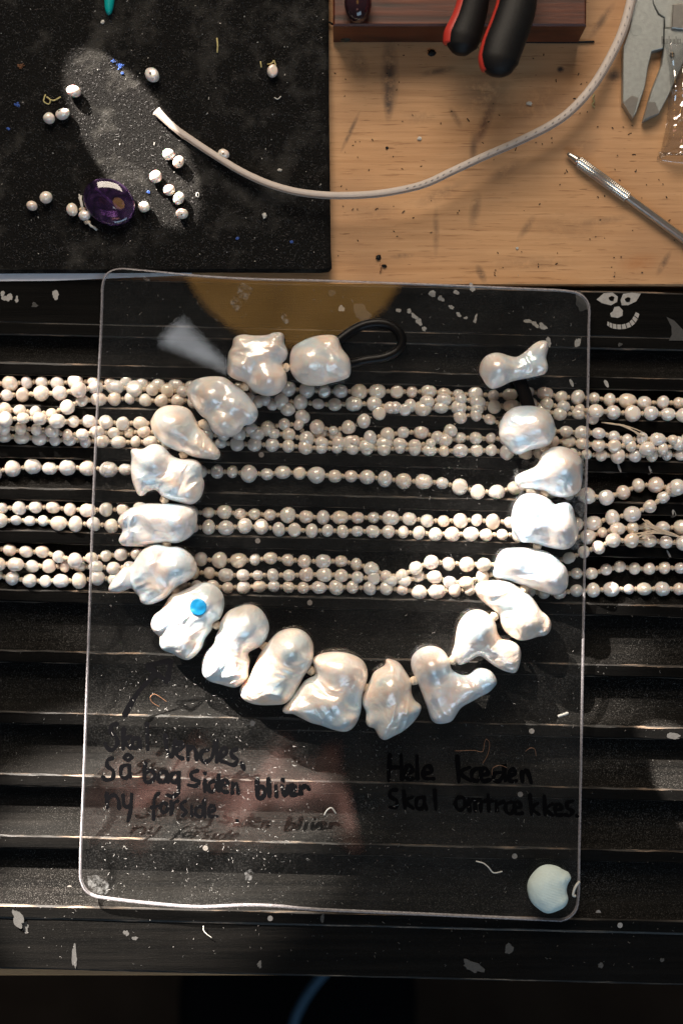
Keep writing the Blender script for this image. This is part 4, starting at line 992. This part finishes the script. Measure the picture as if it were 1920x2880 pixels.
# amethyst
def ell(V):
    q = np.stack([V[:, 0] * 76, V[:, 1] * 61, np.sign(V[:, 2]) * np.abs(V[:, 2]) ** 0.7 * 22], 1) * S
    a = -0.55; c_, s_ = math.cos(a), math.sin(a)
    return np.stack([q[:, 0] * c_ - q[:, 1] * s_, q[:, 0] * s_ + q[:, 1] * c_, q[:, 2]], 1)
v, f = sphere(48, 24, ell); p = P(*ZP(503, 928), PADZ + 0.0034)
am = thing('amethyst_bead', (p.x, p.y, PADZ), 'polished oval purple amethyst bead with a drilled channel', 'bead')
centred('stone', [Vector(a) + p for a in v], f, M_AMETH, am)
V, F = tube([tuple(P(*ZP(440, 865), PADZ + .0052)), tuple(P(*ZP(555, 965), PADZ + .0052))], 0.0005, 8)
centred('drill_channel', V, F, plain('pale_lilac', (0.40, 0.33, 0.50), 0.4, 0, .1, 300, 0), am)
# turquoise spike
ax = spline([(310, -190, 0), (310, -60, 0), (308, 0, 0), (306, 42, 0)], 8)
rad = np.array([max(0.6, 17 * math.sqrt(max(0, 1 - (i / (len(ax) - 1)) ** 3.2))) * (0.55 + 0.45 * min(1, i / 6)) for i in range(len(ax))]) * S
V, F = tube([tuple(P(x, y, PADZ + 0.0021)) for x, y, _ in ax], rad, 18)
tag(centred('turquoise_spike', V, F, M_TEAL), 'pointed turquoise spike bead at the back of the felt pad', 'bead')

# thread snips and flakes on the pad and bench
def snip(name, pts, zb, m, rad, label, cat, cv=ZP):
    sp = spline([(*cv(u, v), 0.0004 + 0.0006 * abs(math.sin(i * 1.7))) for i, (u, v) in enumerate(pts)], 5)
    V, F = tube([tuple(P(x, y, zb + z_)) for x, y, z_ in sp], rad, 6)
    return tag(centred(name, V, F, m), label, cat, 'snips of thread')
snip('thread_snip', [(210, 435), (202, 465), (225, 478), (232, 460), (215, 445), (245, 462), (280, 445)], PADZ, M_YARN, 0.0003, 'curled olive thread snip on felt beside the cream teardrop pearl', 'thread')
snip('thread_snip', [(997, 175), (1000, 210), (998, 242)], PADZ, M_YARN, 0.00035, 'short straight olive thread snip lying on bare felt', 'thread')
snip('thread_snip', [(1197, 282), (1200, 310)], PADZ, M_YARN, 0.0003, 'tiny olive thread snip just beside the grey pearl by the pad edge', 'thread')
snip('thread_snip', [(1228, 296), (1250, 290), (1258, 278), (1266, 300)], PADZ, M_YARN, 0.0003, 'forked olive thread bit touching the grey pearl top', 'thread')
snip('thread_snip', [(1260, 448), (1276, 455), (1290, 442)], PADZ, M_LINT, 0.00022, 'white bent thread fleck below the grey pearl by the pad edge', 'thread')
snip('thread_snip', [(905, 885), (902, 900), (912, 905), (914, 890), (905, 885)], PADZ, M_LINT, 0.0002, 'tiny white thread ring on felt below the white cord', 'thread')
ZT = lambda u, v: (960 + u * .6122, v * .6122)
snip('thread_snip', [(1160, 432), (1152, 450), (1160, 465), (1150, 480), (1162, 492)], BZ, M_YARN, 0.0003, 'kinked yellow thread snip on the bench behind the white cord', 'thread', ZT)
snip('thread_snip', [(178, 1212), (182, 1230), (176, 1252)], BZ, M_COPPER, 0.0002, 'thin orange wire snip on the bench beside two dark flakes', 'wire', ZT)
def crumb(name, x, y, r, zb, m, label, cat, seed, group=None):
    rs = np.random.RandomState(seed); off_ = rs.uniform(0.65, 1.2, 80)
    def fn(V): return V * off_[:len(V), None] * np.array([r * S * rs.uniform(.8, 1.4), r * S, r * S * 0.6])
    v, f = sphere(7, 6, fn); p = P(x, y, zb + r * S * 0.4)
    return tag(centred(name, [Vector(a) + p for a in v], f, m, smooth=False), label, cat, group)
crumb('crumb', 1487, 291, 7, BZ, M_LINT, 'white crumb on bare plywood behind the arching cord', 'crumb', 1)
crumb('crumb', 1179, 390, 6, BZ, M_LINT, 'white crumb on plywood in the bow of the white cord', 'crumb', 2)
crumb('crumb', 1453, 698, 5, BZ, M_LINT, 'white crumb on plywood near the tray edge', 'crumb', 3)
crumb('crumb', 743, 606, 9, PADZ, M_LINT, 'chunky white crumb on felt below the white cord', 'crumb', 4)
crumb('crumb', 786, 478, 5, PADZ, M_LINT, 'slim white crumb on felt behind the white cord', 'crumb', 5)
crumb('crumb', 289, 62, 6, PADZ, M_LINT, 'pale crumb on felt in front of the turquoise spike', 'crumb', 6)
crumb('flake', 1064, 724, 9, BZ, M_BLK, 'larger pointed black flake on plywood near the tray', 'flake', 7)
crumb('flake', 1080, 748, 6, BZ, M_BLK, 'smaller black flake beside the orange wire snip', 'flake', 8)
crumb('flake', 1088, 416, 4, BZ, M_BLK, 'tiny round black speck on plywood beside the pad', 'flake', 9)
crumb('black_bead', 1214, 149, 10, BZ, M_BLK, 'small round black seed bead on plywood by the pliers', 'bead', 10)
def fluff(name, x, y, r, zb, m, label, cat, seed, group=None):
    rs = random.Random(seed); parts = []
    for k in range(16):
        a, q = rs.uniform(0, 6.28), rs.uniform(0, r); th = rs.uniform(0, 6.28); l_ = rs.uniform(.3, .8) * r
        x0, y0 = x + q * math.cos(a), y + q * math.sin(a) * .7
        parts.append(tube([tuple(P(x0, y0, zb + .0001)), tuple(P(x0 + l_ * math.cos(th), y0 + l_ * math.sin(th), zb + rs.uniform(.0001, .0006)))], rs.uniform(.0001, .0003), 4))
    V, F, _ = join(parts)
    return tag(centred(name, V, F, m, smooth=False), label, cat, group)
for i, (u, v, r) in enumerate([(520, 280, 9), (552, 302, 12), (562, 338, 9), (80, 482, 9), (40, 592, 7), (1090, 1095, 6), (1340, 1112, 8), (683, 882, 6)]):
    fluff('blue_flake', *ZP(u, v), r * .75, PADZ, M_BLUEFL, ['first blue fluff flake at the top of the sunlit felt', 'largest blue fluff flake at the top of the sunlit felt', 'lowest blue fluff flake at the top of the sunlit felt', 'blue fluff flake beside the curled olive thread', 'small blue flake on felt left of the loose pearls', 'faint blue flake near the front edge of the felt', 'blue flake near the front right corner of the felt', 'tiny blue flake between amethyst and sunlit pearl'][i], 'flake', 40 + i, 'blue flakes on the felt')
fluff('rust_flake', *ZP(95, 302), 8, PADZ, M_COPPER, 'rusty red flake on felt behind the curled olive thread', 'flake', 60)

# ------------------------------------------------------------------ white leather cord, arching over the bench
cp = [(440, 312), (490, 359), (551, 402), (612, 442), (673, 479), (735, 509), (796, 530), (857, 543), (943, 550), (1052, 546), (1144, 531), (1205, 513), (1266, 484), (1358, 441), (1450, 401), (1542, 355), (1603, 312), (1664, 245), (1713, 165), (1750, 86), (1774, 0), (1796, -110), (1800, -260)]
cz = [.0060, .0062, .0066, .0074, .0084, .0095, .011, .012, .012, .0125, .0125, .012, .0115, .0105, .010, .009, .008, .0068, .0055, .0045, .0035, .002, .001]
sp = spline([(x, y, z_) for (x, y), z_ in zip(cp, cz)], 7)
path = [P(x, y, z_) for x, y, z_ in sp]
wdt = np.interp(np.linspace(0, 1, len(sp)), [0, 0.03, 0.1, .45, .6, 1], [13, 10, 10, 10.5, 11, 14.5]) * S
cord = thing('leather_cord', P(960, 551, BZ), 'stitched white leather cord arching from the felt pad across the plywood', 'cord')
V, F = tube(path, wdt, 14, 0.72); centred('cord_body', V, F, M_WLEATH, cord)
pth = np.array([tuple(a) for a in path]); t = np.gradient(pth, axis=0); t /= np.linalg.norm(t, axis=1, keepdims=True)
side = np.stack([t[:, 1], -t[:, 0], 0 * t[:, 0]], 1)
V, F = tube(pth + side * wdt[:, None] * 0.55 + np.array([0, 0, 1]) * wdt[:, None] * 0.56, 0.00022, 6); centred('fold_seam', V, F, M_WLEATH2, cord)
V, F = tube(pth + side * wdt[:, None] * 0.80 + np.array([0, 0, 1]) * wdt[:, None] * 0.38, 0.00022, 6); centred('fold_seam', V, F, M_WLEATH2, cord)
parts = []
for i in range(70, len(pth) - 2, 2):
    a = pth[i] + np.array([0, 0, 1]) * (wdt[i] * 0.71) - side[i] * wdt[i] * 0.1
    parts.append(tube([a - t[i] * 0.0004 + side[i] * .0002, a + t[i] * 0.0006 - side[i] * .0002], 0.00026, 5))
V, F, _ = join(parts); centred('stitching', V, F, plain('cord_stitch', (0.36, 0.31, 0.275), 0.7), cord)

# ------------------------------------------------------------------ mahogany block, pliers, beads, wire
MZ = 0.020
v, f, _ = box(P(936, 0, MZ).x, P(1648, 0, MZ).x, P(0, 72, MZ).y, P(0, -520, MZ).y, BZ, MZ, 0.0008)
blk = tag(centred('mahogany_block', v, f, M_MAHO, smooth=False), 'reddish brown mahogany block on the plywood under the pliers', 'block')
pl = thing('pliers', P(1330, -60, MZ), 'pliers with black and red rubber handles lying across the mahogany block', 'pliers')
def handle(pts, rads, zs, flat, red):
    sp = spline([(*ZT(u, v), z_) for (u, v), z_ in zip(pts, zs)], 6); n = len(sp)
    rad = np.interp(np.linspace(0, len(pts) - 1, n), range(len(pts)), rads) * .6122 * S
    V, F = tube([tuple(P(x, y, z_)) for x, y, z_ in sp], rad, 20, flat)
    h = centred('handle', V, F, M_BLK, pl)
    q = np.array([tuple(P(x, y, z_)) for x, y, z_ in sp]); t = np.gradient(q, axis=0); t /= np.linalg.norm(t, axis=1, keepdims=True)
    sd = np.stack([t[:, 1], -t[:, 0], 0 * t[:, 0]], 1)
    V, F = tube((q + sd * (rad * red)[:, None] - np.array([0, 0, 0.0004]))[:-7], rad[:-7] * 0.72, 18, flat * 1.0)
    centred('grip_inlay', V, F, M_RED, pl)
handle([(650, -420), (640, -200), (612, 0), (590, 90), (562, 170), (552, 215), (550, 252)], [50, 56, 62, 66, 74, 66, 26], [.030] * 7, 0.75, 0.52)
handle([(800, -420), (812, -200), (808, 0), (780, 110), (742, 210), (722, 280), (716, 330), (714, 352)], [60, 76, 84, 86, 87, 84, 60, 24], [.033, .033, .036, .038, .040, .041, .041, .041], 0.7, 0.36)
v, f, _ = prism([tuple(P(*ZT(u, v), .028)[:2]) for u, v in [(590, -400), (860, -400), (840, -640), (760, -900), (720, -900), (640, -640)]], MZ + 0.0002, .034, 0.002)
centred('jaw_head', v, f, M_STEEL, pl, smooth=False)
def bead(name, x, y, rx, ry, z0, m, label):
    r = min(rx, ry) * S; p = P(x, y, z0 + r)
    v, f = sphere(28, 18, lambda V: V * np.array([rx * S, ry * S, r])); return tag(centred(name, [Vector(a) + p for a in v], f, m), label, 'bead')
bead('purple_bead', 1006, 8, 37, 54, MZ, M_DKBEAD, 'glossy dark purple oval bead on the mahogany block corner')
gb = bead('green_bead', 972, 92, 25, 26, BZ, M_DKGREEN, 'matt dark green round bead threaded on the black cord')
wp = spline([(925, 62, .002), (960, 80, .002), (997, 91, .0015), (1082, 101, .0006), (1229, 110, .0006), (1450, 118, .0006), (1600, 119, .0006), (1670, 117, .0006)], 6)
V, F = tube([tuple(P(x, y, BZ + z_)) for x, y, z_ in wp], 0.00045, 8)
tag(centred('beading_cord', V, F, M_BLK), 'thin black cord running along the foot of the mahogany block', 'bead cord')

# ------------------------------------------------------------------ caliper
cal = thing('caliper', P(1860, 60, BZ), 'worn grey steel caliper with pointed jaws beside the leather cord', 'caliper')
j1 = [(1360, -60), (1345, 0), (1322, 130), (1292, 215), (1290, 470), (1336, 545), (1352, 520), (1392, 400), (1408, 300), (1425, 235), (1476, 222), (1480, 84), (1452, 66), (1430, 16), (1425, -60)]
def flatpart(name, pts, z0, z1, m, par, bv=0.0003, cv=ZT):
    v, f, _ = prism([tuple(P(*cv(*p), z1)[:2]) for p in pts], z0, z1, bv)
    return centred(name, v, f, m, par, smooth=False)
flatpart('fixed_jaw', j1, BZ + .0004, BZ + .0045, M_STEEL, cal)
flatpart('sliding_jaw', [(1480, 226), (1468, 300), (1422, 420), (1384, 556), (1458, 520), (1500, 440), (1580, 260), (1640, 200), (1640, 60), (1560, 60), (1545, 130), (1482, 130)], BZ + .0004, BZ + .0048, M_STEEL, cal)
flatpart('beam', [(1425, -300), (1425, -62), (1430, 14), (1455, 62), (1482, 80), (1484, 128), (1800, 128), (1800, -62), (1500, -80), (1500, -300)], BZ + .0006, BZ + .0036, M_STEEL, cal)
flatpart('slider_plate', [(1520, 20), (1640, 0), (1640, 140), (1515, 128)], BZ + .0049, BZ + .0062, M_STEEL2, cal)
flatpart('bevel_edge', [(1292, 472), (1336, 543), (1362, 450), (1330, 440)], BZ + .0045, BZ + .0048, M_STEEL2, cal, 0)
flatpart('bevel_edge', [(1388, 548), (1458, 517), (1440, 470), (1405, 468)], BZ + .0048, BZ + .0051, M_STEEL2, cal, 0)
sc0 = flatpart('screw', [(1517 + 11 * math.cos(t), 247 + 11 * math.sin(t)) for t in np.linspace(0, 6.28, 15)[:-1]], BZ + .0048, BZ + .0056, M_STEEL2, cal, 0.0001)
flatpart('screw_slot', [(1508, 245), (1526, 245), (1526, 249), (1508, 249)], BZ + .0056, BZ + .00575, M_BLK, sc0, 0)
for i in range(14):
    u = 1470 + i * 6.4; h_ = 34 if i % 5 == 0 else 22
    flatpart('scale_mark', [(u, 200 - h_), (u + 1.8, 200 - h_), (u + 1.8, 200), (u, 200)], BZ + (.0045 if u < 1478 else .0048), BZ + .00495, M_BLK, cal, 0)
flatpart('round_punch_mark', [(1352 + 26 * math.cos(t), 138 + 26 * math.sin(t)) for t in np.linspace(0, 6.28, 25)[:-1]], BZ + .0044, BZ + .0046, plain('punch_mark', (0.30, 0.32, 0.31), 0.5, 0.7), cal, 0)

# ------------------------------------------------------------------ clear plastic sleeve at the side
nx, ny = 22, 40; V, F = [], []
for j in range(ny + 1):
    for i in range(nx + 1):
        t, s = i / nx, j / ny
        x = 1862 + 190 * t + 22 * math.sin(s * 3.3) - 14 * s; y = 120 + 352 * s - 20 * (1 - t) * (s > .9)
        zc = 0.0062 + 0.0016 * math.sin(t * 15 + s * 4) + 0.0010 * math.sin(s * 19 + t * 7) + 0.0006 * math.sin(s * 47 + t * 13)
        if t < 0.12 or s > 0.93: zc = max(0.0006, zc * min(t / 0.12 + 0.15, (1 - s) / 0.07 + 0.1))
        V.append(tuple(P(x, y, BZ + (zc if s > .38 else zc + 0.002))))
for j in range(ny):
    for i in range(nx):
        k = j * (nx + 1) + i; F.append((k, k + nx + 1, k + nx + 2, k + 1))
o = tag(centred('plastic_sleeve', V, F, M_FILM), 'crinkled clear plastic sleeve with bright glints over the caliper end', 'plastic bag')
sm_ = o.modifiers.new('thickness', 'SOLIDIFY'); sm_.thickness = 0.0001

# ------------------------------------------------------------------ knurled scriber
def lathe(prof, a, b, seg=20, fn=None):
    a, b = Vector(a), Vector(b); ax = (b - a).normalized(); u = ax.cross(Vector((0, 0, 1))).normalized(); w_ = u.cross(ax); Ln = (b - a).length
    V, F = [], []; n = len(prof)
    for i, (t, r) in enumerate(prof):
        for k in range(seg):
            th = 2 * math.pi * k / seg; rr = r * (fn(i, k) if fn else 1)
            V.append(a + ax * Ln * t + (u * math.cos(th) + w_ * math.sin(th)) * rr)
    for i in range(n - 1):
        for k in range(seg):
            j = (k + 1) % seg; F.append((i * seg + k, (i + 1) * seg + k, (i + 1) * seg + j, i * seg + j))
    F.append(tuple(range(seg))); F.append(tuple(reversed(range((n - 1) * seg, n * seg))))
    return V, F
scr = thing('scriber', P(1760, 560, BZ), 'steel scriber with knurled grip lying on the plywood bench', 'scriber')
zr = BZ + 0.0024
A_, B_ = P(1594, 431, zr), P(2010, 738, zr)
def seg_(t): return A_ + (B_ - A_) * t
V, F = lathe([(0, .0007), (.25, .0011), (.8, .0017), (1, .0019)], seg_(0), seg_(.075), 16); centred('tip', V, F, M_STEEL2, scr)
pr = [(i / 60, .0023) for i in range(61)]
V, F = lathe(pr, seg_(.075), seg_(.405), 32, lambda i, k: 1 + 0.07 * math.sin(i * 1.6 + k * 1.5708) * math.sin(i * 1.6 - k * 1.5708)); centred('knurled_grip', V, F, M_STEEL2, scr, smooth=False)
V, F = lathe([(0, .0019), (.02, .0018), (.98, .0018), (1, .0018)], seg_(.405), seg_(.80), 18); centred('shaft', V, F, M_STEEL2, scr)
V, F = lathe([(0, .0018), (.04, .0024), (.5, .0023), (1, .0023)], seg_(.80), seg_(1.0), 18); centred('end_grip', V, F, M_STEEL2, scr)

# ------------------------------------------------------------------ fine dust and lint
def fibres(name, n, region, zf, m, lo, hi, wid, seed, dens=None, curl=1.2, up=0.0):
    rs = random.Random(seed); V, F = [], []
    while n > 0:
        x, y = rs.uniform(region[0], region[2]), rs.uniform(region[1], region[3])
        if dens and rs.random() > dens(x, y): continue
        n -= 1
        ln = rs.uniform(lo, hi) * (1 if rs.random() < .8 else 2.0); th = rs.uniform(0, 6.28); cu = rs.uniform(-curl, curl); z0 = zf(x, y); b = len(V)
        for k in range(4):
            p = P(x, y, z0); w_ = wid * S * rs.uniform(.6, 1.2); nx_, ny_ = -math.sin(th), math.cos(th)
            h_ = z0 + 0.00006 + 0.00012 * math.sin(k) + up * k / 3
            V.append((p.x + nx_ * w_, p.y + ny_ * w_, h_)); V.append((p.x - nx_ * w_, p.y - ny_ * w_, h_ + wid * S * 0.8))
            x += math.cos(th) * ln / 3; y -= math.sin(th) * ln / 3; th += cu / 3 * rs.uniform(.3, 1.6)
        for k in range(3): F.append((b + 2 * k, b + 2 * k + 1, b + 2 * k + 3, b + 2 * k + 2))
    return tag(ob(name, mesh(name, V, F, [m], None, False)), kind='stuff')
pl_sdf = lambda x, y: 1 if (285 < x - 0 and x < 1630 and 775 < y < 2545) else 0
def plate_d(x, y):
    if not pl_sdf(x, y): return 0
    return 0.25 + (0.75 if y > 1900 and x < 1150 else 0) + (0.4 if 1250 < x < 1500 and 1250 < y < 1700 else 0)
o = fibres('sheet_dust', 1500, (240, 760, 1650, 2560), lambda x, y: PZ1, plain('dust_lint', (0.20, 0.195, 0.19), 0.9, 0, .4, 900, 0), 2, 6, 0.4, 5, plate_d)
tag(o, 'fine white lint and dust scattered over the clear sheet', 'dust')
o = fibres('felt_lint', 11000, (-60, -40, 915, 752), lambda x, y: PADZ, plain('grey_lint', (0.06, 0.058, 0.059), 0.9, 0, .6, 900, 0), 1.5, 5, 0.5, 6, None, 2.0, 0.0006)
tag(o, 'grey lint fibres all over the black felt pad', 'lint')
o = fibres('felt_specks', 70, (-20, 0, 910, 745), lambda x, y: PADZ + .0001, plain('pale_speck', (0.36, 0.35, 0.33), 0.9, 0, .4, 900, 0), 2, 4, 1.2, 8)
tag(o, 'scattered pale specks on the black felt pad', 'dust')
o = fibres('tray_dust', 900, (-40, 1700, 1960, 2720), lambda x, y: tray_floor(x, y) + (0 if y < RIDGES[-1] + RW + SL * x else -0.0011) + .0001, plain('tray_speck', (0.14, 0.135, 0.13), 0.9, 0, .4, 900, 0), 1.5, 4, 0.45, 9)
tag(o, 'pale dust specks in the tray grooves', 'dust')
o = fibres('bench_specks', 130, (940, 120, 1960, 780), lambda x, y: BZ + .0001, M_BLK, 2, 6, 1.3, 10)
tag(o, 'tiny dark specks on the plywood', 'dust')
def hair(pts, m, cv, label, zb=PZ1, rad=0.00008):
    sp = spline([(*cv(u, v), 0.0002 + 0.0006 * abs(math.sin(i))) for i, (u, v) in enumerate(pts)], 5)
    V, F = tube([tuple(P(x, y, zb + z_)) for x, y, z_ in sp], rad, 5)
    tag(centred('stray_fibre', V, F, m), label, 'fibre', 'stray fibres')
hair([(435, 328), (398, 305), (388, 280), (405, 265), (430, 275), (470, 303)], M_COPPER, ZA, 'curled copper coloured hair on the sheet beside the handwritten arrow')
hair([(450, 265), (540, 262), (585, 268), (595, 225), (605, 207), (620, 230), (610, 285), (585, 327)], M_COPPER, ZB, 'long thin looped hair above the right hand writing')
hair([(795, 267), (820, 250), (842, 258), (847, 290)], M_COPPER, ZB, 'short bent copper hair beside the long looped hair')
hair([(632, 385), (635, 350), (670, 335), (705, 347)], M_COPPER, ZB, 'arched hair crossing the right hand writing')
hair([(553, 805), (590, 815), (615, 835), (640, 862), (682, 855)], M_LINT, ZB, 'white twisted thread on the sheet beside the putty', PZ1, 0.00028)
hair([(1240, 858), (1252, 835), (1275, 822), (1297, 850)], M_LINT, ZA, 'curved white lint hair on the sheet below the left writing', PZ1, 0.0003)
hair([(955, 95), (985, 85), (1005, 78)], M_LINT, ZB, 'small white scrap of thread on the sheet near its side edge', PZ1, 0.0006)
hair([(1040, 975), (1028, 970), (1040, 930), (1060, 905)], M_LINT, ZB, 'white smear like scrap between putty and sheet edge', PZ1, 0.0006)
hair([(1460, 1075), (1462, 1105), (1485, 1128), (1520, 1150)], M_LINT, lambda u, v: (u * .392, 1640 + (v) * .45 + 480), 'thin white hair on the front rim of the tray', 0.0, 0.00016)

# ------------------------------------------------------------------ stand-ins beyond the bench edge, and added unseen things above it
sz = -0.42
dark_stand_in = thing('dark_stand_in', (P(835, 2950, sz).x, P(835, 2950, sz).y, fz), 'dark cushioned seat standing in for an unidentified dark shape below the bench edge', 'dark_stand_in')  # seat form standing in for an unidentified dark shape
v, f, _ = prism([tuple(P(x, y, sz)[:2]) for x, y in spline([(540, 2700), (835, 2660), (1130, 2700), (1170, 2950), (1120, 3300), (835, 3350), (550, 3300), (500, 2950)], 5, True)], sz - .06, sz, .012)
centred('cushion', v, f, M_SEAT, dark_stand_in)
for x, y in ((600, 2760), (1070, 2760), (1070, 3240), (600, 3240)):
    q = P(x, y, sz); V, F = tube([(q.x, q.y, sz - .06), (q.x, q.y, fz)], .013, 10); centred('leg', V, F, M_SEAT, dark_stand_in)
sp = spline([(*P(960, 2690, -.30), ), (*P(900, 2750, -.31), ), (*P(850, 2820, -.32), ), (*P(822, 2890, -.33), ), (*P(810, 2990, -.36), ), (*P(800, 3080, -.415), )], 6)
V, F = tube(sp, .0032, 8); tag(centred('blue_streak_tube', V, F, M_STREAK), 'blue tube standing in for an unidentified blue streak past the bench edge', 'blue_tube')  # tube standing in for an unidentified blue streak

HP = H - PZ1
def mirror(px, py, z_):
    """where something at height z_ must hang to be mirrored by the sheet at (px, py)"""
    q = P(px, py, PZ1); k = (HP + (z_ - PZ1)) / HP
    return Vector((q.x * k, q.y * k, z_))
lz = 0.66
c = mirror(830, 640, lz); rl = (mirror(1170, 640, lz) - c).length
added_lamp = thing('added_dish_lamp', c, 'added glowing brass dish, unseen, for the gold reflection in the clear sheet', 'added_lamp')  # added out of view so the sheet mirrors a gold disc
n = 56; prof = [(0.985, 0.0), (1.0, 0.0), (0.97, .03), (0.85, .065), (0.6, .095), (0.3, .11), (0.08, .115), (0.04, .14)]
V = [(c.x + rl * r_ * math.cos(6.28318 * i / n), c.y + rl * r_ * math.sin(6.28318 * i / n), c.z + h_) for r_, h_ in prof for i in range(n)]
F = [(r_ * n + i, r_ * n + (i + 1) % n, (r_ + 1) * n + (i + 1) % n, (r_ + 1) * n + i) for r_ in range(len(prof) - 1) for i in range(n)] + [tuple(range(7 * n, 8 * n))]
centred('shade', V, F, M_BRASS, added_lamp)
V = [(c.x + rl * .98 * r_ * math.cos(6.28318 * i / n), c.y + rl * .98 * r_ * math.sin(6.28318 * i / n), c.z + h_) for r_, h_ in ((1, .002), (.6, .012), (.1, .016)) for i in range(n)]
F = [(r_ * n + i, (r_ + 1) * n + i, (r_ + 1) * n + (i + 1) % n, r_ * n + (i + 1) % n) for r_ in range(2) for i in range(n)] + [tuple(reversed(range(2 * n, 3 * n)))]
centred('diffuser', V, F, glow('amber_glow', (1.0, 0.53, 0.14), 1.9), added_lamp)
V, F = tube([(c.x, c.y, c.z + .13), (c.x, c.y, c.z + 1.2)], .003, 8); centred('cable', V, F, M_BLK, added_lamp)
tz = 0.95
tri = [mirror(*p, tz) for p in [(512, 896), (446, 961), (660, 1050)]]
v, f, _ = prism([tuple(p[:2]) for p in tri], tz, tz + 0.006)
tag(centred('added_glow_pane', v, f, glow('added_pane_glow', (0.92, 0.95, 1.0), 4.5), smooth=False), 'added bright triangular pane, unseen, for the white reflection in the clear sheet', 'glow pane')  # glowing triangle added out of view for the sheet's white reflection

nx, nz_ = 40, 24; V, F = [], []
for side in (0, 1):
    for j in range(nz_ + 1):
        for i in range(nx + 1):
            t_, u_ = i / nx, j / nz_
            x = -0.275 + 0.27 * t_ + 0.05 * (t_ > .5) * (t_ - .5) * (1 - u_); z_ = 0.76 + 0.52 * u_ - 0.03 * math.sin(t_ * 3.1)
            y = -0.30 + 0.012 * math.sin(t_ * 17 + u_ * 2) + 0.008 * math.sin(t_ * 31 - u_ * 3) - 0.002 * side
            V.append((x, y, z_))
m_ = (nx + 1) * (nz_ + 1)
for side in (0, 1):
    for j in range(nz_):
        for i in range(nx):
            k = side * m_ + j * (nx + 1) + i; q = (k, k + 1, k + nx + 2, k + nx + 1); F.append(q[::-1] if side == 0 else q)
tag(centred('added_rose_cloth', V, F, plain('rose_brown_cloth', (0.50, 0.27, 0.24), 0.9, 0, 0.15, 60, 0.2)), 'added rose brown cloth, unseen, for the pink reflection in the clear sheet', 'added_cloth')  # unseen cloth added so the sheet mirrors a pink patch
